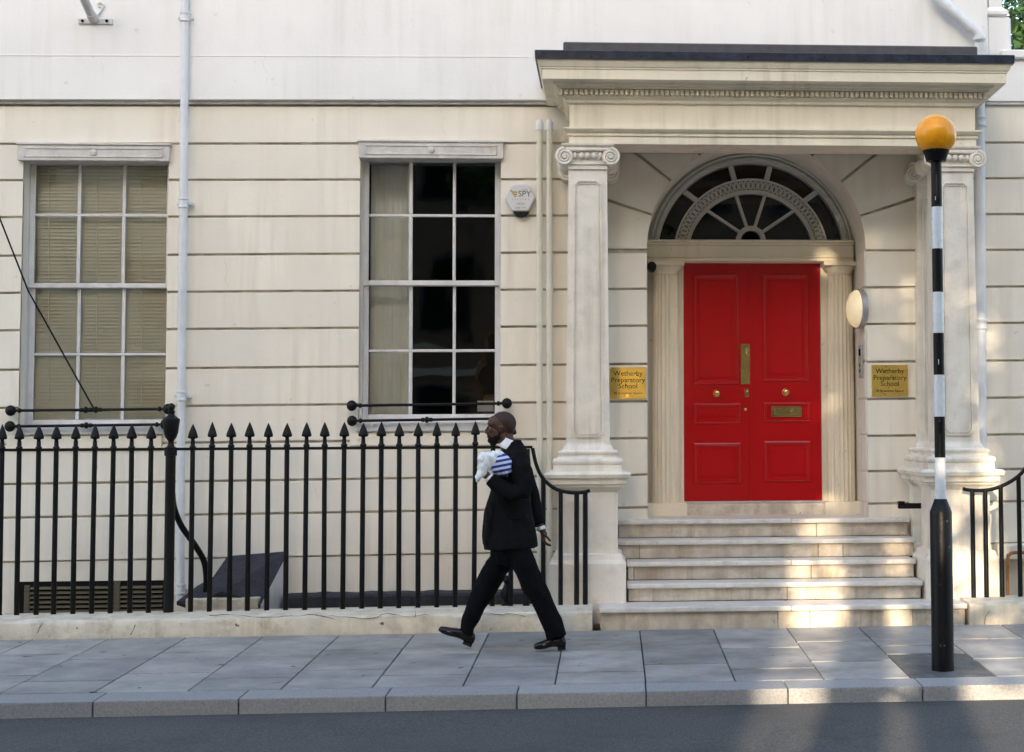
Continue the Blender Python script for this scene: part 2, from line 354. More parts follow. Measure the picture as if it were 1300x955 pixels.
# voussoirs over the door arch
zt = 4.62
angs = [0]+[18+20.57*k for k in range(8)]+[180]
def rayhit(c):
    ca, sa = math.cos(R(c)), math.sin(R(c)); best = 1e9
    for X in (-0.2, 2.98):
        if abs(ca) > 1e-6:
            t = (X-AX)/ca
            if t > 0: best = min(best, t)
    if sa > 1e-6: best = min(best, (zt-AZ)/sa)
    return (AX+best*ca, AZ+best*sa)
corner = [math.degrees(math.atan2(zt-AZ, 2.98-AX)), math.degrees(math.atan2(zt-AZ, -0.2-AX))]
for a, b in zip(angs, angs[1:]):
    a_ = a+0.55 if a > 0 else a; b_ = b-0.55 if b < 180 else b
    arc = [(AX+AR*math.cos(R(t)), AZ+AR*math.sin(R(t))) for t in [a_+(b_-a_)*k/8 for k in range(9)]]
    outer = [rayhit(b_)]+[rayhit(c) for c in corner[::-1] if a_ < c < b_]+[rayhit(a_)]
    prism('voussoir', arc+outer, 0.0, 0.034, 'stucco', B, 0.006)
# the wall behind the courses, with its openings
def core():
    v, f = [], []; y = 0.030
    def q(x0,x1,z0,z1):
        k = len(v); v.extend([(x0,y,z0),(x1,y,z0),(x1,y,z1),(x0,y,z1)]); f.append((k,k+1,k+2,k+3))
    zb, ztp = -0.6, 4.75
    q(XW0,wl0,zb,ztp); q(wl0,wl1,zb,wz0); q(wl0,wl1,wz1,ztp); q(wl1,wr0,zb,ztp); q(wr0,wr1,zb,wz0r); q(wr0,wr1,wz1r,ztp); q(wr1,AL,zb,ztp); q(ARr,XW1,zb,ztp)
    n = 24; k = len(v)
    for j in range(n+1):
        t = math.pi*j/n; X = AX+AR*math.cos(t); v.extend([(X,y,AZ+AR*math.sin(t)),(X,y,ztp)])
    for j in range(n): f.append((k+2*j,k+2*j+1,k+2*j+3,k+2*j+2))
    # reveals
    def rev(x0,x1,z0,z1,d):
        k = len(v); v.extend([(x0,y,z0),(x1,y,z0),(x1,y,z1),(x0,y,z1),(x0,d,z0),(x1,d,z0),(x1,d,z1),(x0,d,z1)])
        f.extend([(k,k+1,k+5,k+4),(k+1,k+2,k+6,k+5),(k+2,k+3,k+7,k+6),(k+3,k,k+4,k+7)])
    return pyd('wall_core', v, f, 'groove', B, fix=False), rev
core()
# reveals of the windows and of the arch
def tunnel(name, poly, y0, y1, m, parent):
    k = len(poly); v = [(x,y0,z) for x,z in poly]+[(x,y1,z) for x,z in poly]
    return pyd(name, v, [(i,(i+1)%k,k+(i+1)%k,k+i) for i in range(k)], m, parent, fix=False)
for a,b,z0,z1 in ((wl0,wl1,wz0,wz1),(wr0,wr1,wz0r,wz1r)):
    tunnel('window_reveal', [(a,z0),(b,z0),(b,z1),(a,z1)], 0.0, 0.40, 'stucco', B)
apoly = [(ARr,0.5),(ARr,AZ)]+[(AX+AR*math.cos(R(t)),AZ+AR*math.sin(R(t))) for t in range(6,180,6)]+[(AL,AZ),(AL,0.5)]
k_ = len(apoly)
o = pyd('arch_reveal', [(x,0.004,z) for x,z in apoly]+[(x,1.0,z) for x,z in apoly], [(i,i+1,k_+i+1,k_+i) for i in range(k_-1)], 'stucco', B, fix=False); smooth_angle(o, 50)
# grooves of the reveal run on round the corner: thin dark courses lines are real recesses on the jambs
for i in range(4, 11):
    z = ZF[i](2.4)
    box('jamb_course', ARr-0.012, ARr+0.004, 0.012, 0.42, ZF[i+1](2.4)+0.011, z-0.011 if z < AZ else AZ-0.011, 'stucco', B, 0.005)
# string course and upper storey
zs = lambda X: ZF[0](X)
X_UP = at(1254,60,-0.06).x
def shz(o, f):
    return o
k0 = (ZF[0](5)-ZF[0](-5))/10
bm = bmesh.new()
def bar(x0,x1,y0,y1,d0,d1,bev=0.0): hexa(bm, [(x0,y0,zs(x0)+d0),(x1,y0,zs(x1)+d0),(x1,y0,zs(x1)+d1),(x0,y0,zs(x0)+d1),(x0,y1,zs(x0)+d0),(x1,y1,zs(x1)+d0),(x1,y1,zs(x1)+d1),(x0,y1,zs(x0)+d1)], bev)
bar(XW0,XW1,-0.035,0.03,0.0,0.03,0.004); bmo('string_course', bm, 'lintel_paint', B)
bm = bmesh.new(); bar(XW0,X_UP,-0.075,0.4,0.030,2.4,0.006); bmo('upper_wall', bm, 'stucco_upper', B)
zj = at(300,72,-0.075).z-zs(-3.5)
bm = bmesh.new(); bar(XW0,at(672,72,-0.08).x,-0.079,-0.05,zj,zj+0.012,0.002); bmo('wall_band', bm, 'stucco_upper', B)
# low wing right of the main block, with a coping, and the stepped end pier
bm = bmesh.new(); zc = at(1290,77,0).z-zs(4.0); bar(X_UP+0.004,XW1,-0.05,0.3,0.030,zc,0.004); bmo('wing_wall', bm, 'stucco_upper', B)
bm = bmesh.new(); zc2 = at(1290,66,0).z-zs(4.0); bar(at(1268,70,0).x,XW1+0.05,-0.10,0.4,zc,zc2,0.012); bmo('coping', bm, 'stucco_upper', B)
zp0 = at(1270,66,0).z; zp1 = at(1270,22,0).z; xp = at(1283,50,0).x
box('end_pier', X_UP+0.002, xp, -0.03, 0.3, zp0-0.1, zp1, 'stucco_upper', B, 0.02)
ring_mould('pier_cap', [(0.0,zp1),(0.02,zp1+0.02),(0.02,zp1+0.05),(-0.03,zp1+0.10),(-0.03,zp1+0.4)], X_UP+0.002, xp-0.05, -0.03, 0.3, 'stucco_upper', B)
box('side_wall', X_UP-0.3, X_UP-0.01, 0.401, 7, -0.5, 7.0, 'stucco_upper', B)
# rooms behind the windows (dark)
for nm,a,b,z0,z1 in (('room_left',wl0,wl1,wz0,wz1),('room_right',wr0,wr1,wz0r,wz1r)):
    pyd('room', [(a-1,0.42,z0-0.9),(b+1,0.42,z0-0.9),(b+1,0.42,z1+0.5),(a-1,0.42,z1+0.5),(a-1,4.5,z0-0.9),(b+1,4.5,z0-0.9),(b+1,4.5,z1+0.5),(a-1,4.5,z1+0.5)],
        [(4,5,6,7),(0,1,5,4),(1,2,6,5),(2,3,7,6),(3,0,4,7)], 'room', B, fix=False)
# lintels, sills, aprons
for x0,x1,ya,yb in ((22,215,182.5,203.5),(455,639,179,200.5)):
    X0, X1 = at(x0,190,-0.05).x, at(x1,190,-0.05).x; z1 = at(x0,ya,-0.05).z; z0 = at(x0,yb,-0.05).z
    li = box('window_lintel', X0, X1, -0.05, 0.35, z0, z1, 'lintel_paint', B, 0.005)
    # raised frame and small carved patera on the face
    h = z1-z0; m_ = 0.06
    for q in ((X0+m_,X1-m_,z0+h*0.70,z0+h*0.78),(X0+m_,X1-m_,z0+h*0.2,z0+h*0.27),(X0+m_,X0+m_+0.012,z0+h*0.2,z0+h*0.78),(X1-m_-0.012,X1-m_,z0+h*0.2,z0+h*0.78)):
        box('fillet', q[0],q[1],-0.058,-0.045,q[2],q[3],'lintel_paint',li,0.002)
    bm = bmesh.new(); lathe([(0.004,0),(0.034,0.002),(0.03,0.009),(0.02,0.006),(0.012,0.013),(0.002,0.014)], 14, (0,0,0), bm)
    bm.transform(Matrix.Translation(((X0+X1)/2,-0.052,z0+h*0.5)) @ Matrix.Rotation(R(90),4,'X')); bmo('patera', bm, 'lintel_paint', li, True)
    box('lintel_cap', X0-0.012, X1+0.012, -0.065, 0.0, z1-0.008, z1+0.012, 'lintel_paint', li, 0.003)
for x0,x1,ys,yb,ya0,ya1,xa0,xa1 in ((30,212,540,552,553,572,8,205),(455,640,536,548,549,566,444,640)):
    X0, X1 = at(x0,545,-0.04).x, at(x1,545,-0.04).x
    box('window_sill', X0-0.02, X1+0.02, -0.045, 0.36, at((x0+x1)/2,yb,-0.04).z, at((x0+x1)/2,ys,-0.04).z, 'painted_timber', B, 0.008)
    box('apron', at(xa0,560,-0.02).x, at(xa1,560,-0.02).x, -0.02, 0.02, at((x0+x1)/2,ya1,-0.02).z, at((x0+x1)/2,ya0,-0.02).z-0.004, 'stucco', B, 0.006)
# sash windows
def sash(cols, rows, xc, Yg, label):
    """cols: glass edges in px [(l,r)*3]; rows [(t,b)*4]; outer frame from px"""
    P = lambda x,y: at(x,y,Yg)
    X = [(at(l,400,Yg).x, at(r,400,Yg).x) for l,r in cols]; xm = (cols[0][0]+cols[2][1])/2
    Z = [(at(xm,b,Yg).z, at(xm,t,Yg).z) for t,b in rows]
    w = pyd('sash_window', *(lambda b: (b, [(0,1,2,3),(7,6,5,4),(0,4,5,1),(1,5,6,2),(2,6,7,3),(3,7,4,0)]))(boxp(X[0][0]-0.11,X[0][0]-0.045,Yg-0.05,Yg+0.12,Z[3][0]-0.12,Z[0][1]+0.1)), 'painted_timber', B)
    w['label'] = label
    def fb(n,*a): return box(n,*a,'painted_timber',w,0.004)
    fb('frame', X[2][1]+0.045, X[2][1]+0.11, Yg-0.05, Yg+0.12, Z[3][0]-0.12, Z[0][1]+0.1)
    x0, x1 = X[0][0]-0.045, X[2][1]+0.045
    zm0, zm1 = Z[2][1], Z[1][0]
    for up in (0,1):                                             # lower sash behind, upper sash in front
        y0, y1 = (Yg+0.012, Yg+0.048) if up == 0 else (Yg-0.03, Yg+0.008)
        zt, zb = (zm1, Z[3][0]-0.085) if up == 0 else (Z[0][1]+0.06, zm0)
        fb('stile', x0, x0+0.047, y0, y1, zb, zt); fb('stile', x1-0.047, x1, y0, y1, zb, zt)
        xa, xb = x0+0.0475, x1-0.0475
        if up == 0: fb('rail', xa, xb, y0+0.001, y1, zb, Z[3][0]); fb('rail', xa, xb, y0, y1-0.001, zm0-0.003, zt-0.003)
        else: fb('rail', xa, xb, y0+0.001, y1, Z[0][1], zt); fb('rail', xa, xb, y0, y1-0.001, zm0, zm1)
        rr = Z[2:] if up == 0 else Z[:2]
        for i in range(2):
            for j in range(2):
                fb('glazing_bar', X[i][1], X[i+1][0], y0+0.004, y1-0.004, rr[j][0], rr[j][1])
        fb('glazing_bar', xa, xb, y0+0.006, y1-0.006, rr[1][1], rr[0][0])
        for i in range(3):
            for j in range(2):
                yy = (y0+y1)/2; a = R(random.uniform(-0.35,0.35)); e = R(random.uniform(-0.35,0.35))
                cx_, cz_ = (X[i][0]+X[i][1])/2, (rr[j][0]+rr[j][1])/2
                c = [(X[i][0],rr[j][0]),(X[i][1],rr[j][0]),(X[i][1],rr[j][1]),(X[i][0],rr[j][1])]
                pyd('pane', [(p,yy+(p-cx_)*math.tan(a)+(q-cz_)*math.tan(e),q) for p,q in c], [(0,1,2,3)], 'glass', w, fix=False)
    return X, Z
YG = 0.20
XL, ZL = sash([(43,97),(101.5,154),(158.5,211)], [(204,272),(275.5,360),(366,448),(451.5,533)], 0, YG, 'left sash window with blinds down')
XR, ZR = sash([(467.5,518.7),(523.5,574.5),(578.4,628.5)], [(203,272.5),(276,356.5),(363,443.5),(447,526)], 0, YG, 'sash window with a dark room behind')
# ------------------------------------------------------------------ porch: entablature
CXL, CXR = -0.205, 3.085                                            # column axes
YF = -0.965                                                         # face of shafts and frieze
fx0, fx1 = at(722,150,YF).x, at(1239,150,YF).x
E = empty('entablature', (AX,-0.7,4.2)); E.parent = B; E.matrix_parent_inverse = B.matrix_world.inverted()
zA0, zA1 = 4.205, 4.335
def beam(x0,x1,y0,y1,z0,z1,nm,bev=0.004): return box(nm,x0,x1,y0,y1,z0,z1,'cream',E,bev)
beam(fx0,fx1,YF,-0.56,zA0,zA0+0.07,'architrave'); beam(fx0-0.012,fx1+0.012,YF-0.012,-0.562,zA0+0.0702,zA1-0.03,'architrave')
for a,b in ((fx0,fx0+0.36),(fx1-0.36,fx1)): beam(a,b,-0.559,0.0,zA0+0.001,zA1,'architrave')
ring_mould('architrave_moulding', [(0.012,zA1-0.03),(0.03,zA1-0.022),(0.05,zA1-0.002),(0.05,zA1+0.012),(0.0,zA1+0.014)], fx0,fx1,YF,-0.01,'cream',E)
beam(fx0+0.006,fx1-0.006,YF+0.006,0.0,zA1+0.01,4.60,'frieze',0.003)
zC = 4.565
ring_mould('bed_moulding', [(0.0,zC),(0.02,zC+0.008),(0.024,zC+0.03),(0.05,zC+0.05),(0.055,zC+0.058)], fx0,fx1,YF,-0.01,'cream',E)
ring_mould('dentil_band', [(0.05,zC+0.058),(0.05,zC+0.125),(0.09,zC+0.128)], fx0,fx1,YF,-0.01,'cream',E)
dp = 0.0445; dz0, dz1 = zC+0.066, zC+0.112
me = None
n = int((fx1-fx0+0.16)/dp)
for i in range(n+1):
    X = fx0-0.08+i*(fx1-fx0+0.16-0.028)/n
    if me is None:
        d = box('dentil', 0,0.028,0,0.034,0,dz1-dz0,'cream',E,0.002); me = d.data
    else: d = link('dentil', me, None, E)
    d.location = E.matrix_world.inverted().translation + Vector((X, YF-0.083, dz0)) if False else Vector((X, YF-0.083, dz0))
for s in (0,1):
    for j in range(1, 20):
        d = link('dentil', me, None, E); d.location = Vector((fx0-0.083 if s == 0 else fx1+0.049, YF-0.083+j*dp, dz0))
z0 = zC+0.128
ring_mould('cornice', [(0.06,z0-0.012),(0.10,z0-0.008),(0.10,z0+0.008),(0.125,z0+0.016),(0.135,z0+0.035),(0.14,z0+0.04),(0.225,z0+0.043),(0.225,z0+0.128),(0.235,z0+0.132),(0.235,z0+0.142),(0.245,z0+0.15),(0.262,z0+0.185),(0.268,z0+0.205),(0.268,z0+0.212)], fx0,fx1,YF,-0.08,'cream',E)
zq = z0+0.2125
ring_mould('lead_flashing', [(0.26,zq-0.004),(0.285,zq-0.006),(0.287,zq+0.064),(0.28,zq+0.07),(0.15,zq+0.082)], fx0,fx1,YF,-0.081,'lead',E)
ux0, ux1 = at(715,60,-0.9).x, at(1241,60,-0.9).x
box('roof_upstand', ux0, ux1, -0.9, -0.5, zq+0.06, at(980,56,-0.9).z, 'felt', E, 0.01)
beam(fx0+0.05,fx1-0.05,-0.5,0.03,4.50,4.56,'porch_ceiling')
# ------------------------------------------------------------------ columns
def volute_bm(bm, cx, y, cz, r, s, depth):
    pts, rad = [], []
    for k in range(56):
        t = k/55; a = math.pi/2 + s*(-t*2.35*2*math.pi); rr = r*(1-t*0.80)*1.0
        pts.append((cx+rr*math.cos(a)*0.86, y-0.004-0.012*t, cz+rr*math.sin(a)*0.86)); rad.append(0.0155*(1-0.5*t))
    tubebm(pts, rad, 7, bm)
    m4 = Matrix.Translation((cx,y,cz)) @ Matrix.Rotation(R(90),4,'X')
    b2 = bmesh.new(); lathe([(0.001,0.026),(0.016,0.026),(0.02,0.018),(0.02,0.0),(r*0.88,0.0),(r*0.88,-0.03),(r*0.78,-0.04),(r*0.62,-depth*0.5),(r*0.78,-depth+0.04),(r*0.9,-depth+0.02),(r*0.9,-depth)], 20, (0,0,0), b2)
    b2.transform(m4); tmp = bpy.data.meshes.new('t'); b2.to_mesh(tmp); b2.free(); bm.from_mesh(tmp); bpy.data.meshes.remove(tmp)
def pillar(cx, yf, depth, nm):
    zs0, zs1 = 1.56, 3.985
    hb, ht = 0.192, 0.170                                         # half widths, bottom and top
    v = []; yb = yf+depth
    col = pyd(nm, [(cx-hb,yf,zs0),(cx+hb,yf,zs0),(cx+ht,yf+0.012,zs1),(cx-ht,yf+0.012,zs1),(cx-hb,yb,zs0),(cx+hb,yb,zs0),(cx+ht,yb,zs1),(cx-ht,yb,zs1)],
              [(0,1,2,3),(7,6,5,4),(0,4,5,1),(1,5,6,2),(2,6,7,3),(3,7,4,0)], 'stone_white', B)
    # raised border of the sunk face panel with canted corners
    def P(u,vv,d): 
        t = (vv-zs0)/(zs1-zs0); h = hb+(ht-hb)*t; return (cx+u*h, yf+0.012*t-d, vv)
    def frame(u0,u1,za,zb,c,wd,d,name):
        def loop(e):
            return [(-u1+e+c*0.9,za+e),(u1-e-c*0.9,za+e),(u1-e,za+e+c*0.16),(u1-e,zb-e-c*0.16),(u1-e-c*0.9,zb-e),(-u1+e+c*0.9,zb-e),(-u1+e,zb-e-c*0.16),(-u1+e,za+e+c*0.16)]
        def conv(L): return L
        ws = wd/0.18
        A = [(-u1+c,za),(u1-c,za),(u1,za+c*0.18),(u1,zb-c*0.18),(u1-c,zb),(-u1+c,zb),(-u1,zb-c*0.18),(-u1,za+c*0.18)]
        Bq = [(-u1+c+ws*.4,za+wd),(u1-c-ws*.4,za+wd),(u1-ws,za+c*0.18+wd*.4),(u1-ws,zb-c*0.18-wd*.4),(u1-c-ws*.4,zb-wd),(-u1+c+ws*.4,zb-wd),(-u1+ws,zb-c*0.18-wd*.4),(-u1+ws,za+c*0.18+wd*.4)]
        v = [P(u,z,0.0) for u,z in A]+[P(u*0.985,z,d) for u,z in A]+[P(u,z,d) for u,z in Bq]+[P(u,z,-0.0) for u,z in Bq]
        f = []
        for lay in range(3):
            for i in range(8): f.append((8*lay+i, 8*lay+(i+1)%8, 8*(lay+1)+(i+1)%8, 8*(lay+1)+i))
        pyd(name, v, f, 'stone_white', col)
    frame(0,0.72,zs0+0.05,zs1-0.10,0.22,0.016,0.017,'panel_moulding')
    frame(0,0.60,zs0+0.075,zs1-0.125,0.16,0.011,0.010,'panel_moulding')
    # base mouldings
    prof = [(0.045,1.315),(0.105,1.315),(0.105,1.365),(0.098,1.368),(0.112,1.383),(0.115,1.402),(0.108,1.42),(0.09,1.428),(0.06,1.432),(0.056,1.45),(0.07,1.468),(0.072,1.482),(0.06,1.492),(0.03,1.497),(0.022,1.52),(0.004,1.545),(0.0,1.56)]
    ring_mould('column_base', prof, cx-hb, cx+hb, yf, yb, 'stone_white', col, closed=depth > 0.2)
    # pedestal
    ring_mould('pedestal_cap', [(0.0,1.13),(0.02,1.16),(0.05,1.178),(0.05,1.19),(0.075,1.205),(0.075,1.245),(0.105,1.258),(0.115,1.288),(0.10,1.306),(0.06,1.3145)], cx-0.262, cx+0.262, yf-0.055, yb+0.03, 'stone_white', col, closed=depth > 0.2)
    box('pedestal', cx-0.262, cx+0.262, yf-0.055, yb+0.03 if depth > 0.2 else yb, 0.5, 1.14, 'stone_white', col, 0.004)
    ring_mould('pedestal_foot', [(0.07,0.0),(0.07,0.515),(0.06,0.535),(0.045,0.55),(0.035,0.59),(0.0,0.605)], cx-0.262, cx+0.262, yf-0.055, yb+0.03, 'stone_white', col, closed=depth > 0.2)
    # capital
    bm = bmesh.new(); cz = 4.085; r = 0.088; off = 0.203
    for s in (-1,1): volute_bm(bm, cx+s*off, yf-0.03, cz, r, s, depth+0.05 if depth > 0.2 else depth+0.03)
    hexa(bm, boxp(cx-off,cx+off,yf-0.036,yb,cz+0.052,cz+r-0.004), 0.006)
    hexa(bm, boxp(cx-0.175,cx+0.175,yf-0.004,yb-0.01,3.98,cz+0.053))
    hexa(bm, boxp(cx-0.185,cx+0.185,yf-0.018,yb-0.012,4.018,4.034), 0.004)
    ca = bmo('capital', bm, 'stone_white', col); smooth_angle(ca, 45)
    for j in range(5):
        bm = bmesh.new(); bmesh.ops.create_uvsphere(bm, u_segments=10, v_segments=7, radius=0.5)
        w_ = 0.05 if j in (1,2,3) else 0.036
        bm.transform(Matrix.Translation((cx+(j-2)*0.056, yf-0.018, cz+0.012)) @ Matrix.Diagonal((w_,0.055,0.062,1)))
        bmo('egg', bm, 'stone_white', ca, True)
    ring_mould('abacus', [(0.0,4.166),(0.012,4.170),(0.03,4.188),(0.032,4.204)], cx-0.20, cx+0.20, yf-0.02, yb, 'stone_white', col, closed=depth > 0.2)
    return col
for cx in (CXL, CXR):
    pillar(cx, YF, 0.385, 'porch_column')
    pillar(cx, -0.12, 0.118, 'wall_pilaster')
# ------------------------------------------------------------------ doorcase
YD = 0.80
dx0, dx1 = at(868,480,YD).x, at(1042,480,YD).x
dz1_, dz0_ = at(955,336,YD).z, at(955,636,YD).z
zLand = 0.838
box('threshold', dx0-0.02, dx1+0.02, 0.62, 0.95, zLand-0.05, dz0_-0.018, 'marble', B, 0.008)
box('door_sill', dx0-0.012, dx1+0.012, 0.70, 0.94, dz0_-0.0175, dz0_-0.002, 'marble_tread', B, 0.005)
box('doorcase_wall', AL-0.05, dx0-0.003, YD-0.02, YD+0.15, 0.8, 3.45, 'cream', B)
box('doorcase_wall', dx1+0.003, ARr+0.05, YD-0.02, YD+0.15, 0.8, 3.45, 'cream', B)
def fluted(cx, yc, r, z0, z1, nm):
    n = 120; nf = 20; rings = []; bm = bmesh.new()
    for z, sc, fl in ((z0,1.0,1),(z0+(z1-z0)*0.35,0.99,1),(z1-0.14,0.87,1),(z1-0.13,0.865,0.15)):
        ring = []
        for i in range(n):
            a = 2*math.pi*i/n; u = (i % 6)/6.0; d = math.sin(math.pi*u)*0.014*fl
            rr = (r*sc-d); ring.append(bm.verts.new((cx+rr*math.cos(a), yc+rr*math.sin(a), z)))
        rings.append(ring)
    for a, b in zip(rings, rings[1:]):
        for i in range(n): bm.faces.new((a[i],a[(i+1)%n],b[(i+1)%n],b[i]))
    c = bmo(nm, bm, 'cream', B)
    lath('capital', [(r*0.865,z1-0.132),(r*0.9,z1-0.128),(r*0.9,z1-0.118),(r*0.87,z1-0.114),(r*0.89,z1-0.095),(r*1.05,z1-0.066),(r*1.12,z1-0.052),(r*1.12,z1-0.046)], (cx,yc,0), 'cream', c, 28)
    box('abacus', cx-r*1.3, cx+r*1.3, yc-r*1.25, yc+r, z1-0.045, z1-0.001, 'cream', c, 0.005)
    box('plinth_block', cx-r*1.42, cx+r*1.42, yc-r*1.42, yc+r*1.2, zLand-0.05, z0-0.001, 'cream', c, 0.006)
    return c
zc0 = at(845,638,0.66).z; zc1 = at(845,331.5,0.6).z
for px in (845.5,1067.5): fluted(at(px,480,0.70).x, 0.72, 0.138, zc0, zc1, 'door_column')
# transom entablature
tz1 = at(955,305,0.56).z
bmx0, bmx1 = AL+0.004, ARr-0.02
box('transom', bmx0, bmx1, 0.60, 0.9, zc1, tz1-0.02, 'cream', B, 0.004)
h = tz1-zc1
def strip(y,za,zb,nm='transom_moulding'): box(nm, bmx0+0.001, bmx1-0.001, y, 0.62, za, zb, 'cream', B, 0.005)
strip(0.585, zc1+0.001, zc1+h*0.16); strip(0.57, zc1+h*0.16+0.001, zc1+h*0.22); strip(0.588, zc1+h*0.70, zc1+h*0.78); strip(0.565, zc1+h*0.78+0.001, zc1+h*0.90); strip(0.535, zc1+h*0.90+0.001, zc1+h*1.0)
# fanlight
YFa = 0.80
fc = at(953,326,YFa); FX, FZ = fc.x, fc.z; s_ = (YFa+14.5)/1950
RO, RI = 128*s_, 82*s_
zb = tz1-0.02
fan = pyd('fanlight', [(FX-1.2,YFa+0.08,zb-0.1),(FX+1.2,YFa+0.08,zb-0.1),(FX+1.2,YFa+0.08,FZ+1.25),(FX-1.2,YFa+0.08,FZ+1.25)], [(0,1,2,3)], 'dark_void', B, fix=False)
def arcband(nm, r0, r1, y0, y1, m, a0=0, a1=180, n=48, parent=fan):
    v, f = [], []
    for k in range(n+1):
        a = R(a0+(a1-a0)*k/n); c, s = math.cos(a), math.sin(a)
        for r, y in ((r0,y0),(r1,y0),(r1,y1),(r0,y1)): v.append((FX+r*c, y, FZ+r*s))
    for k in range(n):
        for j in range(4): f.append((4*k+j, 4*k+(j+1)%4, 4*k+4+(j+1)%4, 4*k+4+j))
    f += [(0,1,2,3), tuple(4*n+j for j in range(4))]
    return smooth_angle(pyd(nm, v, f, m, parent), 30)
M_ = 'fan_paint'; mat(M_, (0.66,0.63,0.57), 0.55, var=0.08, vscale=8, bump=0.1)
arcband('arch_frame', 119*s_, AR+0.02, YFa-0.10, YFa+0.05, M_)
arcband('arch_bead', 121*s_, 124.5*s_, YFa-0.125, YFa-0.099, M_)
arcband('arch_bead', 127*s_, 129.5*s_, YFa-0.14, YFa-0.099, M_)
mat('fan_dark', (0.30,0.28,0.24), 0.7, var=0.2, vscale=10)
arcband('ornament_band', 83*s_, 99*s_, YFa-0.045, YFa+0.03, 'fan_dark')
arcband('ornament_bead', 97*s_, 99.6*s_, YFa-0.065, YFa-0.044, M_)
arcband('ornament_bead', 82.5*s_, 85*s_, YFa-0.065, YFa-0.044, M_)
arcband('ornament_bead', 80*s_, 82.4*s_, YFa-0.055, YFa+0.02, M_)
nring = 43; rm = 91*s_; mr = None
for k in range(nring):
    a = R(9+162*k/(nring-1))
    if mr is None:
        bm = bmesh.new(); pts = [(0.037*math.cos(2*math.pi*j/14), 0, 0.019*math.sin(2*math.pi*j/14)) for j in range(15)]
        tubebm(pts, 0.0095, 6, bm, cap=False); o = bmo('ornament_ring', bm, M_, fan, True); mr = o.data
    else: o = link('ornament_ring', mr, None, fan)
    o.location = (FX+rm*math.cos(a), YFa-0.048, FZ+rm*math.sin(a)); o.rotation_euler = (0,-a,0)
hubz = at(953,305,YFa).z
lathebm = bmesh.new()
hub = [(FX+19*s_*math.cos(R(t)), hubz-0.01+19*s_*math.sin(R(t))) for t in range(0,181,12)]
hubi = [(FX+13*s_*math.cos(R(t)), hubz-0.01+13*s_*math.sin(R(t))) for t in range(180,-1,-12)]
prism('hub', hub+hubi, YFa-0.05, YFa+0.03, M_, fan)
def radial(a, r_in, r_out, wd, nm='radial_bar'):                    # from the hub point
    c, s = math.cos(R(a)), math.sin(R(a)); q = [(r_in,-wd),(r_out,-wd),(r_out,wd),(r_in,wd)]
    prism(nm, [(FX+u*c-v_*s, hubz+u*s+v_*c) for u,v_ in q], YFa-0.04, YFa+0.02, M_, fan, 0.003)
    q = [(r_in,-wd*0.4),(r_out,-wd*0.4),(r_out,wd*0.4),(r_in,wd*0.4)]
    prism('bar_bead', [(FX+u*c-v_*s, hubz+u*s+v_*c) for u,v_ in q], YFa-0.048, YFa-0.0405, M_, fan)
def rto(a, Rc):                                                     # distance from hub point to circle
    d = hubz-FZ; s = math.sin(R(a)); return -d*s+math.sqrt(max(0,d*d*s*s-d*d+Rc*Rc))
for a in (34,72,108,146): radial(a, 17*s_, rto(a,83*s_), 0.016)
for a in (36,75,105,144): radial(a, rto(a,99*s_), rto(a,121*s_), 0.026)
box('fan_base', FX-128*s_, FX+128*s_, YFa-0.09, YFa+0.02, zb-0.02, zb+0.045, M_, fan, 0.004)
def fpane(a0,a1,r0,r1):
    v = []; n = 10
    for k in range(n+1):
        a = a0+(a1-a0)*k/n
        for rr in (r0,r1): d = rto(a,rr) if rr else 0.08; v.append((FX+d*math.cos(R(a)), YFa-0.005, hubz+d*math.sin(R(a))))
    pyd('pane', v, [(2*k,2*k+1,2*k+3,2*k+2) for k in range(n)], 'glass', fan, fix=False)
for a0,a1 in ((1,34),(34,72),(72,108),(108,146),(146,179)): fpane(a0,a1,0,82*s_)
for a0,a1 in ((1,36),(36,75),(75,105),(105,144),(144,179)): fpane(a0,a1,99*s_,120*s_)
# ------------------------------------------------------------------ red double door
xm = at(952.5,480,YD).x
def PX(x): return at(x,480,YD).x
def PZ(y): return at(955,y,YD).z
def leaf(x0,x1,panels,nm):
    lf = box(nm, x0, x1, YD, YD+0.05, dz0_, dz1_, 'door_red', B, 0.003)
    for (a,b,t,bt) in panels:
        X0,X1,Z0,Z1 = PX(a),PX(b),PZ(bt),PZ(t)
        fr = 0.04
        for q in ((X0,X1,Z1-fr,Z1),(X0,X1,Z0,Z0+fr)):
            pass
        # bolection moulding: mitred frame, stepping out then in
        def lp(e,y): return [(X0+e,y,Z0+e),(X1-e,y,Z0+e),(X1-e,y,Z1-e),(X0+e,y,Z1-e)]
        v = lp(0,YD-0.0005)+lp(0.004,YD-0.014)+lp(0.016,YD-0.020)+lp(0.024,YD-0.012)+lp(0.034,YD-0.010)+lp(0.044,YD-0.0006)
        f = [(4*l+i,4*l+(i+1)%4,4*l+4+(i+1)%4,4*l+4+i) for l in range(5) for i in range(4)]
        pn = pyd('panel_moulding', v, f, 'door_red', lf)
        X0+=0.07; X1-=0.07; Z0+=0.07; Z1-=0.07
        if X1-X0 > 0.12 and Z1-Z0 > 0.06: box('panel', X0, X1, YD-0.006, YD+0.002, Z0, Z1, 'door_red', lf, 0.003)
    return lf
Lf = leaf(dx0, xm-0.003, [(880,938,348,488),(880,940,512,538),(880,940,562,614)], 'door_leaf')
Rf = leaf(xm+0.003, dx1, [(969,1028,348,484),(969,1029,511,536),(969,1029,560,612)], 'door_leaf')
box('door_head', dx0-0.002, dx1+0.002, YD-0.012, YD+0.06, dz1_+0.0005, dz1_+0.045, 'door_red', B, 0.004)
box('meeting_strip', xm-0.016, xm+0.010, YD-0.010, YD-0.001, dz0_+0.003, dz1_-0.003, 'door_red', Lf, 0.003)
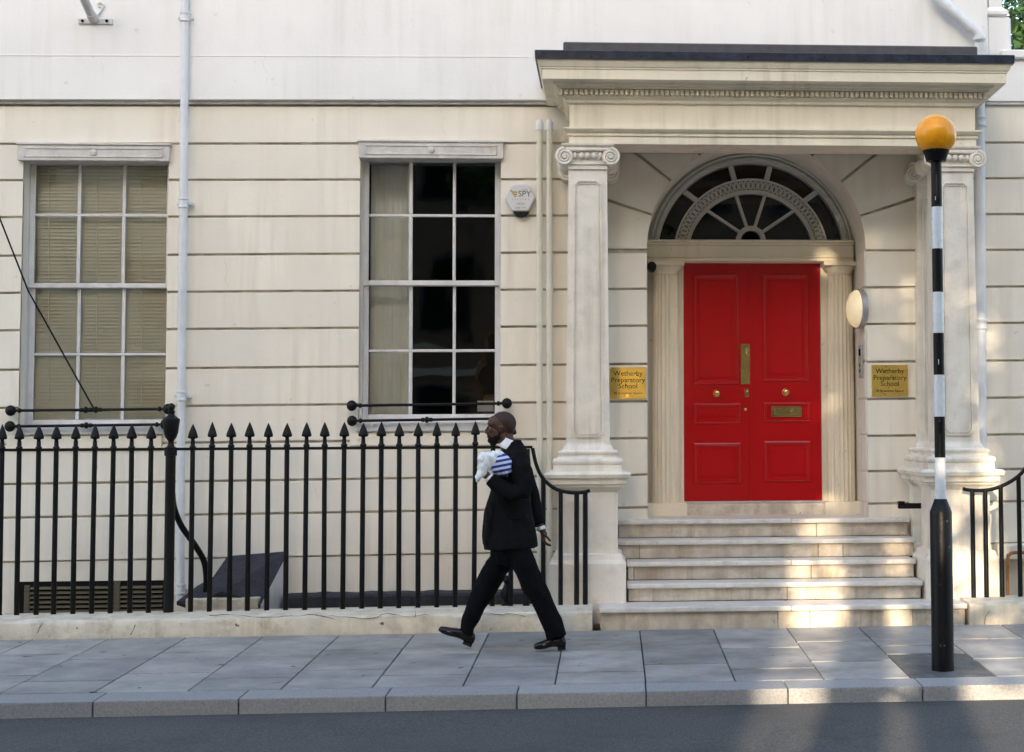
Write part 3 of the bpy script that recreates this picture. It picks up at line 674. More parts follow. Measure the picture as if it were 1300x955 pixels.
def knob(px,py,parent):
    c = at(px,py,YD); bm = lathe([(0.036,0),(0.036,0.006),(0.026,0.012),(0.016,0.016),(0.014,0.03),(0.026,0.038),(0.033,0.05),(0.031,0.064),(0.018,0.074),(0.002,0.077)],20)
    bm.transform(Matrix.Translation((c.x,YD-0.0005,c.z)) @ Matrix.Rotation(R(90),4,'X')); smooth_angle(bmo('door_knob', bm, 'brass', parent), 50)
knob(910,499.5,Lf); knob(997.5,498,Rf)
box('push_plate', PX(940.5), PX(952), YD-0.0145, YD-0.0105, PZ(488), PZ(437), 'brass', Lf, 0.001)
box('lock_plate', PX(945), PX(950.5), YD-0.018, YD-0.0105, PZ(504), PZ(494), 'brass', Lf, 0.003)
bm = lathe([(0.016,0),(0.014,0.006),(0.002,0.008)],14); c = at(946.5,520,YD); bm.transform(Matrix.Translation((c.x,YD-0.001,c.z)) @ Matrix.Rotation(R(90),4,'X')); bmo('lock_cylinder', bm, 'brass', Lf, True)
lb = box('letter_plate', PX(979), PX(1017.5), YD-0.022, YD-0.007, PZ(529.5), PZ(516), 'brass', Rf, 0.003)
box('flap', PX(983), PX(1014), YD-0.027, YD-0.0215, PZ(527), PZ(518.5), 'brass', Rf, 0.003)
# ================================================================== ENTRANCE STEPS
ST = empty('entrance_steps', (1.45,-1.4,0), 'five worn white marble steps rising to the red door', 'steps')
fr = [(-0.105,3.03,-1.46,0.177),(0.136,2.735,-1.035,0.335),(0.136,2.735,-0.735,0.500),(0.058,2.80,-0.435,0.668),(0.058,2.80,-0.135,0.838)]
jp = [(988,1029,1160),(1000,),(805,1031),(812,1040,1072),(1038,)]
zprev = -0.12
for k,(x0,x1,y,z) in enumerate(fr):
    yb = fr[k+1][2]+0.03 if k < 4 else 0.95
    xs = [x0]+sorted(at(p,760,y).x for p in jp[k])+[x1]
    for a, b in zip(xs, xs[1:]):
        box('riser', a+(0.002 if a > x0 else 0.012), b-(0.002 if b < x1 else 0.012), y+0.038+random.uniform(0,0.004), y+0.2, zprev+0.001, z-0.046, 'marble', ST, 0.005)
    box('riser_core', x0+0.02, x1-0.02, y+0.06, yb+0.3 if k < 4 else 0.9, zprev-0.1 if k else -0.5, z-0.047, 'joint', ST)
    ts = [x0]+([at(1005,760,y).x] if k in (0,2,4) else [])+[x1]
    for a, b in zip(ts, ts[1:]):
        bm = bmesh.new(); hexa(bm, boxp(a+(0.0015 if a > x0 else 0), b-(0.0015 if b < x1 else 0), y, yb, z-0.044, z), 0.011, 3); smooth_angle(bmo('tread', bm, 'marble_tread', ST), 60)
    zprev = z
# side cheeks under the porch floor
box('cheek', 0.136+0.0, 0.136, 0,0,0,0,'marble',ST) if False else None
# ================================================================== LOW PLINTH WALLS that carry the railings
def plinth(x0, x1, label, kx=0.0065, z00=0.165):
    n = max(2, int((x1-x0)/0.05)); bm = bmesh.new(); rows = []
    yf, yb = -1.49, -0.985
    for i in range(n+1):
        X = x0+(x1-x0)*i/n; zt = z00+kx*X
        q = noise.noise(Vector((X*3,0,1)))*0.008+noise.noise(Vector((X*17,0,3)))*0.005
        q2 = noise.noise(Vector((X*9,2,1)))*0.007
        prof = [(yf+q2*0.6,-0.2),(yf+0.004+q,-0.02),(yf+q*0.7,zt-0.05),(yf+0.004+q*0.7,zt-0.022+q2*0.5),(yf+0.02+q2*0.6,zt-0.006+q*0.6),(yf+0.10,zt+q2*0.5),(yf+0.3,zt+0.012+q*0.5),(yb,zt+0.006),(yb,-0.56)]
        rows.append([bm.verts.new((X,a,b)) for a,b in prof])
    for a,b in zip(rows, rows[1:]):
        for j in range(len(a)-1): bm.faces.new((a[j],b[j],b[j+1],a[j+1]))
    bm.faces.new(rows[0]); bm.faces.new(rows[-1][::-1])
    o = bmo('low_wall', bm, 'plinth'); smooth_angle(o, 35); return tag(o, label, 'wall')
xPl = at(752,780,-1.48).x
W1 = plinth(-9, xPl, 'long low cracked cream wall carrying the spiked black railing')
W2 = plinth(at(1231,780,-1.48).x, 9, 'short low broken-cornered cream wall beside the zebra-striped post')
def crack(pts, parent, Y=-1.494):
    P = crv([at(x,y,Y) for x,y in pts], 4)
    P = [p+Vector((random.uniform(-.004,.004),0,random.uniform(-.005,.005))) for p in P]
    tube('crack', P, [0.0022*random.uniform(0.5,1.4) for _ in P], 'joint', parent, 5)
crack([(265,781),(300,780),(330,784),(360,783),(400,781),(425,787)], W1); crack([(400,781),(430,783),(470,785),(490,779),(520,783),(545,780)], W1)
crack([(612,778),(635,781),(650,779),(668,783)], W1); crack([(47,804),(50,797),(54,789)], W1); crack([(166,806),(169,800),(172,793)], W1); crack([(1250,792),(1251,783),(1256,776)], W2); crack([(690,772),(690,781)], W1); crack([(527,775),(527,785)], W1)
for pts, Yc in (([(640,100),(642,112),(639,120),(643,126)],-0.0755),([(330,58),(336,70),(334,82),(340,95),(338,108)],-0.0755),([(560,140),(564,150),(561,160),(566,172)],-0.0005),([(128,78),(131,88),(129,97)],-0.0755),([(285,330),(288,342),(286,355),(290,364)],-0.0005),([(400,620),(403,630),(401,642)],-0.0005)):
    P_ = [p+Vector((random.uniform(-.006,.006),0,0)) for p in crv([at(x,y,Yc) for x,y in pts], 5)]
    tube('crack', P_, [0.0011*random.uniform(0.4,1.3) for _ in P_], 'groove', B, 4)
# ================================================================== RAILINGS
YR = -1.15
def zrail(px, py): return at(px, py, YR)
spear_prof = [(-0.0,0.0),(0.040,0.012),(0.040,0.022),(0.030,0.05),(0.018,0.10),(0.0,0.145)]
def spear_mesh():
    bm = bmesh.new()
    # leaf shaped head: flattened, swelling to a barb, with a thin central ridge
    prof = [(0.014,0.0),(0.016,0.02),(0.0405,0.026),(0.042,0.038),(0.036,0.06),(0.026,0.09),(0.013,0.122),(0.001,0.148)]
    lathe(prof, 12, (0,0,0), bm)
    for v in bm.verts: v.co.y *= 0.62
    bmesh.ops.recalc_face_normals(bm, faces=bm.faces); me = bpy.data.meshes.new('spearhead'); bm.to_mesh(me); bm.free(); me.materials.append(MATS['iron']); return me
SPM = spear_mesh()
def barmesh(L):
    bm = bmesh.new()
    lathe([(0.022,0),(0.0215,0.5),(0.0205,L-0.10),(0.0195,L-0.075),(0.027,L-0.07),(0.0275,L-0.05),(0.019,L-0.045),(0.017,L)], 12, (0,0,0), bm)
    me = bpy.data.meshes.new('bar'); bmesh.ops.recalc_face_normals(bm, faces=bm.faces); bm.to_mesh(me); bm.free(); me.materials.append(MATS['iron']); return me
RL = empty('iron_railing', (-3,YR,0.14), 'long black iron railing with spearhead tips and a swooping end by the porch', 'railing')
bars = [-23,1.7,23.7,48.4,70.4,94.8,118.4,142,166.8,190.2,243.6,267.3,292.7,315.4,340,363.8,388,412.2,436,460.2,483.6,507,531.3,555,578.3,602,625.5,648.5]
ztip = lambda X: at(300,537,YR).z + 0.0045*(X+3.3)
zbase = 0.10
BMs = {}
for px in bars:
    p = at(px,650,YR); L = ztip(p.x)-0.142-zbase; k = round(L,2)
    if k not in BMs: BMs[k] = barmesh(k); BMs[k].polygons.foreach_set('use_smooth',[True]*len(BMs[k].polygons))
    b = link('bar', BMs[k], None, RL); b.location = RL.matrix_world.inverted() @ Vector((p.x,YR,zbase)) if False else Vector((p.x,YR,zbase))
    b.rotation_euler = (R(random.uniform(-0.25,0.25)), R(random.uniform(-0.25,0.25)), random.uniform(0,0.5))
    s = link('spearhead', SPM, None, b); s.matrix_parent_inverse = Matrix.Identity(4); s.location = (0,0,k-0.006); s.rotation_euler = (0,0,random.uniform(-0.35,0.35)); s.scale = (1,1,random.uniform(0.95,1.05))
SPM.polygons.foreach_set('use_smooth',[True]*len(SPM.polygons))
def zr_(px): return at(px, 572-0.008*px, YR)
pts = [at(x, 571.5-0.0055*x, YR) for x in (-60,100,217,330,450,560,676)]
bm = bmesh.new()
for a, b in zip(pts, pts[1:]):
    hexa(bm, [(a.x,YR-0.02,a.z-0.012),(b.x,YR-0.02,b.z-0.012),(b.x,YR-0.02,b.z+0.012),(a.x,YR-0.02,a.z+0.012),(a.x,YR+0.02,a.z-0.012),(b.x,YR+0.02,b.z-0.012),(b.x,YR+0.02,b.z+0.012),(a.x,YR+0.02,a.z+0.012)])
bmo('top_rail', bm, 'iron', RL)
sw = crv([at(x,y,YR) for x,y in ((676,569),(680.5,589),(687,604),(697.4,615.5),(709,622.3),(726,625.6),(741,625),(749,622.5))], 6)
tube('swept_rail', sw, 0.0165, 'iron', RL, 10)
for px, py, r in ((668.5,570,0.030),(689.8,608,0.021),(711.8,623,0.020),(732,626,0.022),(743,625,0.022)):
    p = at(px,py,YR); lath('bar', [(r,0.10),(r*0.97,p.z)], (p.x,YR,0), 'iron', RL, 12)
# main post with urn
p = at(217,560,YR); zt = at(217,512,YR).z; zb_ = at(217,576,YR).z
post = lath('post', [(0.042,0.10),(0.042,zb_-0.02),(0.052,zb_-0.018),(0.052,zb_+0.05),(0.040,zb_+0.055)], (p.x,YR,0), 'iron', RL, 16)
H = zt-(zb_+0.055)
lath('urn', [(0.040,0),(0.030,0.02*H),(0.022,0.10*H),(0.024,0.14*H),(0.045,0.22*H),(0.060,0.34*H),(0.066,0.50*H),(0.072,0.60*H),(0.070,0.64*H),(0.050,0.68*H),(0.030,0.72*H),(0.024,0.76*H),(0.030,0.79*H),(0.030,0.82*H),(0.02,0.84*H),(0.030,0.90*H),(0.028,0.95*H),(0.010,1.0*H)], (p.x,YR,zb_+0.055), 'iron', post, 18)
# curved back-stay behind the post
yb_ = -0.75
st = crv([at(x,y,yy) for x,y,yy in ((218,600,-1.03),(219,630,-1.0),(222,648,-0.96),(231,669,-0.9),(248,693,-0.83),(259,713,-0.76),(262,735,-0.70),(261,760,-0.66))], 6)
tube('back_stay', st, 0.026, 'iron', RL, 10)
# ornate foot scraper block seen between the walker's legs
p = at(643,765,YR+0.05); zb_ = p.z
lath('stay_baluster', [(0.03,0.0),(0.045,0.02),(0.045,0.05),(0.025,0.07),(0.05,0.11),(0.055,0.15),(0.03,0.19),(0.02,0.22),(0.035,0.25),(0.012,0.29)], (p.x,YR+0.06,zb_-0.06), 'iron', RL, 14)
# right hand railing
RR = empty('iron_railing', (3.4,YR,0.18), 'short black iron railing curling down beside the right hand column', 'railing')
sw = crv([at(x,y,YR) for x,y in ((1222.5,620.5),(1229,622),(1240,622.8),(1255,622),(1268,618.5),(1282,612),(1294,603.5),(1302,594),(1308,582),(1311,571))], 6)
tube('swept_rail', sw, 0.0165, 'iron', RR, 10)
for px, py in ((1234.3,623),(1250.7,622),(1270.3,617),(1293,604)):
    p = at(px,py,YR); lath('bar', [(0.0215,0.12),(0.0205,p.z)], (p.x,YR,0), 'iron', RR, 12)
for px in (1315,1339,1363,1387):
    p = at(px,650,YR); b = lath('bar', [(0.022,0.12),(0.02,ztip(p.x)-0.14)], (p.x,YR,0), 'iron', RR, 12)
    s = link('spearhead', SPM, None, b); s.matrix_parent_inverse = Matrix.Identity(4); s.location = (p.x,YR,ztip(p.x)-0.148)
p0, p1 = at(1311,569,YR), at(1400,568,YR); box('top_rail', p0.x, p1.x, YR-0.02, YR+0.02, p0.z-0.012, p0.z+0.012, 'iron', RR)
# black rough-topped upstand along the wall foot, hatch, louvred vents
x0, x1 = at(362,760,-0.2).x, at(700,760,-0.2).x
n = 60; bm = bmesh.new(); rows = []
for i in range(n+1):
    X = x0+(x1-x0)*i/n; z = at(480,754,-0.2).z+0.006*(X+2)+noise.noise(Vector((X*7,0,0)))*0.012
    rows.append([bm.verts.new(q) for q in ((X,-0.26,-0.6),(X,-0.25,z-0.02),(X,-0.22,z),(X,0.02,z+0.004))])
for a,b in zip(rows, rows[1:]):
    for j in range(3): bm.faces.new((a[j],b[j],b[j+1],a[j+1]))
bm.faces.new(rows[0]); bm.faces.new(rows[-1][::-1])
tag(bmo('black_upstand', bm, 'hatch'), 'low black upstand along the wall foot behind the railing', 'upstand')
hp = [at(289,706,0.0),at(364,700,0.0),at(330,768,-0.85),at(300,756,-0.85),at(283,751,-0.80),at(264,757,-0.80),at(236,768,-0.85),at(224,764,-0.85),at(250,744,-0.5),at(270,733,-0.35)]
H_ = empty('cellar_hatch', (-3.2,-0.4,0), 'dark grey sloping hatch cover leaning on the wall behind the railing', 'hatch')
v = [tuple(p) for p in hp]+[(p.x,p.y+0.01,p.z-0.03) for p in hp]; k = len(hp)
pyd('cover', v, [tuple(range(k)),tuple(range(2*k-1,k-1,-1))]+[(i,(i+1)%k,k+(i+1)%k,k+i) for i in range(k)], 'hatch', H_)
a, b, c = at(363,706,-0.02), at(332,769,-0.83), at(364,756,-0.03)
pyd('cheek', [(a.x,a.y,a.z),(b.x,b.y,b.z),(b.x,b.y,-0.5),(c.x,c.y,-0.5),(a.x-0.03,a.y,a.z),(b.x-0.03,b.y,b.z),(b.x-0.03,b.y,-0.5),(c.x-0.03,c.y,-0.5)], [(0,1,2,3),(7,6,5,4),(0,4,5,1),(1,5,6,2),(2,6,7,3),(3,7,4,0)], 'pipe_white', H_)
pa, pb = at(236,768,-0.84), at(328,760,-0.84)
box('kerb_block', pa.x, pb.x, -0.86, -0.3, -0.5, pa.z+0.055, 'plinth', H_, 0.01)
V = empty('louvred_vent', (-5.3,0,0.1), 'dark louvred basement vent low in the wall behind the railing', 'vent')
X0, X1, Z1 = at(22,740,-0.01).x, at(210,740,-0.01).x, at(110,738,-0.01).z
box('opening', X0, X1, -0.012, 0.01, -0.5, Z1, 'dark_void', V)
box('frame', X0+0.07, X0+0.12, -0.035, -0.0125, -0.5, Z1-0.03, 'timber_louvre', V, 0.004); box('frame', at(146,740,0).x, at(154,740,0).x, -0.035, -0.0125, -0.5, Z1-0.002, 'timber_louvre', V, 0.004)
for j in range(7):
    z = Z1-0.05-j*0.042
    for a, b in ((X0+0.122, at(146,740,0).x-0.002),(at(154,740,0).x+0.002, X1-0.02)):
        bm = bmesh.new(); hexa(bm, [(a,-0.04,z-0.018),(b,-0.04,z-0.018),(b,-0.036,z-0.010),(a,-0.036,z-0.010),(a,-0.014,z-0.004),(b,-0.014,z-0.004),(b,-0.014,z+0.004),(a,-0.014,z+0.004)]); bmo('louvre', bm, 'timber_louvre', V)
# ================================================================== PIPES
def pipe(nm, pts, r, m, label, collars=(), Y=-0.09):
    P = [at(x,y,Y) for x,y in pts]
    o = tube(nm, P, r, m, None, 14); tag(o, label, 'pipe')
    for (x,y) in collars:
        c = at(x,y,Y); g = lath('collar', [(r*1.02,-0.045),(r*1.28,-0.043),(r*1.28,-0.03),(r*1.15,-0.026),(r*1.15,0.026),(r*1.32,0.03),(r*1.32,0.045),(r*1.02,0.047)], c, m, o, 14)
        box('bracket', c.x-r*1.9, c.x+r*1.9, Y+r*0.6, Y+0.1, c.z-0.014, c.z+0.014, m, o, 0.003)
    return o
pipe('drain_pipe', [(235.5,-40),(235,20),(233,258),(230,505),(229,640),(229,765)], 0.037, 'pipe_white', 'white iron drainpipe running down between the two windows', [(235,22),(232.8,258),(230.3,503),(229,748)], -0.115)
for x, lab in ((685,'cream vent pipe beside the alarm box, left of its twin'),(697.5,'cream vent pipe between its twin and the porch column')):
    o = pipe('vent_pipe', [(x,164),(x,400),(x+0.3,600),(x+0.5,790)], 0.0285, 'pipe_cream', lab, [], -0.10)
    c = at(x,165,-0.10); lath('cap', [(0.0365,-0.005),(0.0365,0.05),(0.034,0.075),(0.022,0.095),(0.004,0.1)], c, 'pipe_white', o, 14)
    c = at(x,372 if x < 690 else 367,-0.10); lath('collar', [(0.029,-0.03),(0.033,-0.028),(0.033,0.03),(0.029,0.034)], c, 'pipe_cream', o, 14)
pp = [at(x,y,-0.17) for x,y in ((1184,-12),(1195,4),(1215,20),(1234,37),(1240,43),(1243.5,50))]+[at(1243.5,y,-0.14) for y in (60,)]+[at(x,y,-0.10) for x,y in ((1243.5,140),(1245,400),(1246,640))]
o = tube('drain_pipe', crv(pp,4), 0.052, 'pipe_white', None, 14); tag(o, 'white drainpipe bending over the porch roof and down beside the right column', 'pipe')
for x,y in ((1244,155),(1245,412)):
    c = at(x,y,-0.10); lath('collar', [(0.053,-0.05),(0.066,-0.045),(0.066,-0.03),(0.058,-0.02),(0.058,0.02),(0.066,0.03),(0.066,0.045),(0.053,0.05)], c, 'pipe_white', o, 14)
for a,b in (((1199,7),(1204,11)),((1229,33),(1234,37)),((1243,46),(1243.5,51))):
    q0, q1 = at(*a,-0.17), at(*b,-0.17); tube('collar', [q0,q1], 0.060, 'pipe_white', o, 14)
o = tube('gas_pipe', crv([at(x,y,-0.35) for x,y in ((1330,701),(1300,701.5),(1286,702),(1281,705),(1279.5,712),(1279.5,780))],4), 0.0155, 'copper_pipe', None, 10); tag(o, 'rust orange gas pipe behind the short right railing', 'pipe')
x0 = at(1262,694,-0.02).x
tag(box('basement_ledge', x0, 5.4, -0.16, -0.004, at(1280,696,-0.02).z-0.10, at(1280,690,-0.02).z, 'stucco', None, 0.01), 'narrow cream ledge on the wall above the orange gas pipe', 'ledge')
# ================================================================== WINDOW GUARD RAILS
def guard(a, b, knots, label, hasright=True, Y=-0.10):
    P0, P1 = at(*a,Y), at(*b,Y)
    o = tube('window_guard_rail', [P0,P1], 0.0135, 'iron', None, 10); tag(o, label, 'guard rail')
    for p in ([P0,P1] if hasright else [P0]):
        bm = bmesh.new(); bmesh.ops.create_uvsphere(bm, u_segments=16, v_segments=10, radius=0.05); bm.transform(Matrix.Translation(p) @ Matrix.Diagonal((0.95,0.8,1,1))); bmo('ball', bm, 'iron', o, True)
        tube('stem', [p, (p.x,0.0,p.z)], 0.016, 'iron', o, 8)
    for t in knots:
        c = P0.lerp(P1,t); d = (P1-P0).normalized()
        tube('knot', [c-d*0.055,c-d*0.045,c-d*0.03,c-d*0.02,c-d*0.008,c+d*0.008,c+d*0.02,c+d*0.03,c+d*0.045,c+d*0.055], [0.015,0.02,0.021,0.016,0.03,0.03,0.016,0.021,0.02,0.015], 'iron', o, 10)
    for t in (0.055,0.945):
        c = P0.lerp(P1,t); d = (P1-P0).normalized(); tube('collar', [c-d*0.014,c-d*0.008,c+d*0.008,c+d*0.014], [0.015,0.023,0.023,0.015], 'iron', o, 10)
    return o
GA = guard((13.5,521.5),(213.5,519.5),(0.475,0.54),'upper black guard rail across the window with blinds')
guard((12.5,541.5),(210,539),(0.49,),'lower black guard rail across the window with blinds')
guard((446.5,515.2),(643.5,512.2),(),'upper black guard rail across the window with a curtain')
guard((447,534.5),(640,531.5),(0.49,),'lower black guard rail across the window with a curtain')
# stay cable
o = tube('stay_cable', [at(118.5,518,-0.12), at(36,370,-0.42), at(0,278,-0.6), at(-60,120,-0.95)], 0.0075, 'iron', None, 6); tag(o, 'thin black cable slanting up from the window guard rail', 'cable')
# ================================================================== BLIND, CURTAIN, CARD
VB = empty('venetian_blind', ((XL[0][0]+XL[2][1])/2,0.33,ZL[3][0]), 'cream venetian blind lowered behind the window glass', 'blind')
sl = None; zz = ZL[0][1]+0.05
wdt = XL[2][1]-XL[0][0]+0.06
while zz > ZL[3][0]-0.06:
    if sl is None:
        bm = bmesh.new(); pr = [(-0.011,-0.0172),(-0.005,-0.005),(0.003,0.007),(0.010,0.0172)]
        for s in (0,1):
            pass
        a = [bm.verts.new((-wdt/2,y,z)) for y,z in pr]; b = [bm.verts.new((wdt/2,y,z)) for y,z in pr]
        a2 = [bm.verts.new((-wdt/2,y-0.0006,z+0.0012)) for y,z in pr]; b2 = [bm.verts.new((wdt/2,y-0.0006,z+0.0012)) for y,z in pr]
        for i in range(3): bm.faces.new((a[i],b[i],b[i+1],a[i+1])); bm.faces.new((a2[i],a2[i+1],b2[i+1],b2[i]))
        s_o = bmo('slat', bm, 'blind', VB); sl = s_o.data
    else: s_o = link('slat', sl, None, VB)
    s_o.location = Vector(((XL[0][0]+XL[2][1])/2, 0.275, zz)); s_o.rotation_euler = (R(random.uniform(-2,2)), R(random.uniform(-0.08,0.08)), 0); zz -= 0.0335
for px in (62,123,180): tube('ladder_cord', [at(px,200,0.258), at(px,540,0.258)], 0.0025, 'blind', VB, 5)
# curtain
v, f = [], []; x0, x1 = XR[0][0]-0.02, XR[0][1]-0.03; n = 40
for i in range(n+1):
    X = x0+(x1-x0)*i/n; y = 0.44+0.008*math.sin(i*0.55)+0.004*math.sin(i*1.9)
    for z in (ZR[3][0]-0.2, (ZR[3][0]+ZR[0][1])/2, ZR[0][1]+0.2): v.append((X,y,z))
for i in range(n):
    for j in range(2): f.append((3*i+j,3*i+3+j,3*i+4+j,3*i+1+j))
tag(pyd('curtain', v, f, 'curtain', None, True, fix=False), 'pale grey curtain hanging at the left of the dark window', 'curtain')
p0, p1 = at(606,522.5,0.27), at(626.5,509,0.27)
tag(box('notice_card', p0.x,p1.x,0.268,0.272,p0.z,p1.z,'paper'), 'small pale blue card in the bottom corner of the dark window', 'card')
# ================================================================== ALARM BOX
Yb = -0.075
A_ = [(647,236.5),(651,234),(660,232.6),(669,233.4),(672.5,235.8),(679.3,249),(679.5,252),(672,266),(669.5,268.3),(650.5,268.3),(648,266),(640.8,253),(641,249.5)]
po = [(at(x,y,Yb).x, at(x,y,Yb).z) for x,y in A_]
AB = prism('alarm_box', po, Yb, 0.0, 'plastic_white', None, 0.012); tag(AB, 'white hexagonal burglar alarm box beside the vent pipes', 'alarm')
po = [(at(x,y,-0.06).x, at(x,y,-0.06).z) for x,y in ((651,268.6),(671.5,268.6),(667,274),(663,275.3),(659,275.3),(655,274))]
prism('sounder', po, -0.062, 0.0, 'post_black', AB, 0.004)
def tx(s,px,py,size,m,parent,Y,nm='lettering',align='CENTER'): return text(nm, s, at(px,py,Y), size, m, parent, align)
tx('SPY',666,246.5,0.078,'teal_print',AB,Yb-0.001)
tx('ALARMS',666,241.2,0.014,'grey_print',AB,Yb-0.001); tx('S  Y  S  T  E  M  S',661,253.3,0.022,'grey_print',AB,Yb-0.001); tx('NOV',661,259,0.034,'grey_print',AB,Yb-0.001); tx('0 800 77 0',660.5,264,0.024,'grey_print',AB,Yb-0.001)
for pl in ([(646.5,241.5),(648.5,241.2),(651,243.2),(656,243),(656.5,245),(651,245.3)],[(649,245.6),(656.5,246),(656,248),(652,247.7)],[(651.5,248.2),(656.5,248.6),(655,250.2),(653,250)]):
    prism('emblem', [(at(x,y,Yb).x,at(x,y,Yb).z) for x,y in pl], Yb-0.0016, Yb+0.001, 'gold_print', AB)
# ================================================================== BRASS PLAQUES
def plaque(x0,x1,y0,y1,label):
    a, b = at(x0,y1,-0.02), at(x1,y0,-0.02)
    o = box('brass_plaque', a.x,b.x,-0.02,0.0,a.z,b.z,'plaque_brass',None,0.003); tag(o,label,'plaque')
    xm_ = (x0+x1)/2; h = y1-y0
    for s,fy,sz in (('Wetherby',0.20,0.066),('Preparatory',0.41,0.066),('School',0.60,0.066),('48 Bryanston Square',0.82,0.032)):
        tx(s, xm_, y0+h*fy, sz, 'letter', o, -0.0212)
plaque(774.5,820,466.3,506.5,'square brass school plaque left of the red door'); plaque(1107,1152.5,463.3,503.5,'square brass school plaque right of the red door, under the round lamp')
# ================================================================== LAMP, INTERCOM, SMALL CAMERA, IRON BAR
c = at(1103,392.5,0.14); Z = c.z
LM = lath('bulkhead_lamp', [(0.19,0.0),(0.195,0.02),(0.195,0.055),(0.18,0.062)], (0,0,0), 'steel', None, 32)
LM.data.transform(Matrix.Translation((ARr-0.015,0.12,Z)) @ Matrix.Rotation(R(9),4,'Z') @ Matrix.Rotation(R(-90),4,'Y')); tag(LM, 'round white bulkhead lamp on the porch wall above the brass plaque', 'lamp')
g_ = lath('diffuser', [(0.182,0.0),(0.178,0.02),(0.155,0.05),(0.11,0.075),(0.05,0.09),(0.003,0.094)], (0,0,0), 'lamp_glass', LM, 32, 60)
g_.data.transform(Matrix.Translation((ARr-0.015,0.12,Z)) @ Matrix.Rotation(R(9),4,'Z') @ Matrix.Translation((-0.058,0,0)) @ Matrix.Rotation(R(-90),4,'Y'))
IC = box('intercom', ARr-0.035, ARr-0.013, 0.12, 0.28, at(1096,480,0.2).z, at(1096,438,0.2).z, 'steel', None, 0.004); tag(IC, 'slim grey metal intercom panel below the round lamp', 'intercom')
box('speaker_grille', ARr-0.038, ARr-0.0345, 0.15, 0.25, at(1096,452,0.2).z, at(1096,443,0.2).z, 'dark_void', IC)
for j in range(2): box('button', ARr-0.040, ARr-0.0345, 0.18, 0.22, at(1096,466+j*7,0.2).z, at(1096,462+j*7,0.2).z, 'post_black', IC, 0.003)
c = at(827,339,0.45)
CM = lath('security_camera', [(0.03,-0.05),(0.045,-0.045),(0.045,0.03),(0.03,0.045),(0.01,0.05)], (0,0,0), 'iron', None, 16); CM.data.transform(Matrix.Translation((AL+0.055,0.44,c.z)) @ Matrix.Rotation(R(80),4,'X')); tag(CM, 'small round black camera tucked beside the doorcase capital', 'camera')
box('camera_bracket', AL-0.0, AL+0.04, 0.44, 0.48, c.z-0.015, c.z+0.015, 'iron', CM)
p0, p1 = at(1140,646,-0.55), at(1173,637.5,-0.55)
IB = box('iron_bracket', p0.x, p1.x, -0.57, -0.53, p0.z, p0.z+0.05, 'iron', None, 0.006); tag(IB, 'short black iron bar jutting from the right column pedestal', 'bracket')
box('lug', p0.x, p0.x+0.06, -0.58, -0.52, p0.z+0.051, p0.z+0.068, 'iron', IB, 0.004)
# flag pole socket above the first window
fp = empty('flagpole_bracket', at(122,27,-0.08), 'white painted flagpole bracket bolted high on the wall', 'bracket')
a, b = at(99.5,30.5,-0.085), at(143,24,-0.085)
box('base_plate', a.x,b.x,-0.092,-0.076,a.z,b.z,'painted_timber',fp,0.004)
for px in (104.5,135.5): c = at(px,26.6,-0.095); bm = lathe([(0.014,0),(0.014,0.008),(0.006,0.014)],8); bm.transform(Matrix.Translation((c.x,-0.092,c.z)) @ Matrix.Rotation(R(90),4,'X')); bmo('bolt', bm, 'iron', fp)
tube('socket', [at(119,25,-0.09),at(115,17,-0.16)], 0.046, 'painted_timber', fp, 12); tube('pole', [at(115,17,-0.16),at(108,2,-0.30),at(90,-40,-0.7)], 0.040, 'painted_timber', fp, 12)
tube('scroll', crv([at(x,y,-0.09) for x,y in ((122,22),(128,14),(131,6),(127,3),(124,7),(128,9))],5), 0.008, 'painted_timber', fp, 6)
# ================================================================== ZEBRA CROSSING BEACON
pb = ground(1197,850); bx, by = pb.x, pb.y; zg = gz(bx,by)
def zpx(y): return at(1190,y,by).z
BE = empty('crossing_beacon', (bx,by,zg), 'black and white striped zebra crossing post with an amber globe', 'beacon')
zs0 = zpx(650); zsh = zpx(634)
base = lath('base_sleeve', [(0.080,zg-0.05),(0.0795,zs0),(0.076,zs0+0.01),(0.045,zsh),(0.040,zsh+0.003)], (bx,by,0), 'post_black', BE, 28)
ed = [634,581,529,476,423,371,316,263,206]
for i,(a,b) in enumerate(zip(ed, ed[1:])):
    r = 0.0385 if i % 2 == 0 else 0.0388
    s = lath('stripe', [(r,zpx(a)+0.0005),(r,zpx(b)-0.0005)], (bx,by,0), 'post_white' if i % 2 == 0 else 'post_black', BE, 24)
lath('globe_collar', [(0.04,zpx(206)),(0.072,zpx(206)+0.005),(0.086,zpx(196)),(0.096,zpx(193)),(0.098,zpx(188)),(0.06,zpx(187))], (bx,by,0), 'post_black', BE, 28)
gc = at(1187.5,171.5,by); bm = bmesh.new(); bmesh.ops.create_uvsphere(bm, u_segments=40, v_segments=24, radius=0.150); bm.transform(Matrix.Translation((bx,by,gc.z))); bmo('globe', bm, 'amber', BE, True)
tx('1',1191.5,460,0.055,'post_white',BE,by-0.0395,'number'); tx('1',1187.5,252,0.04,'post_white',BE,by-0.0395,'number')
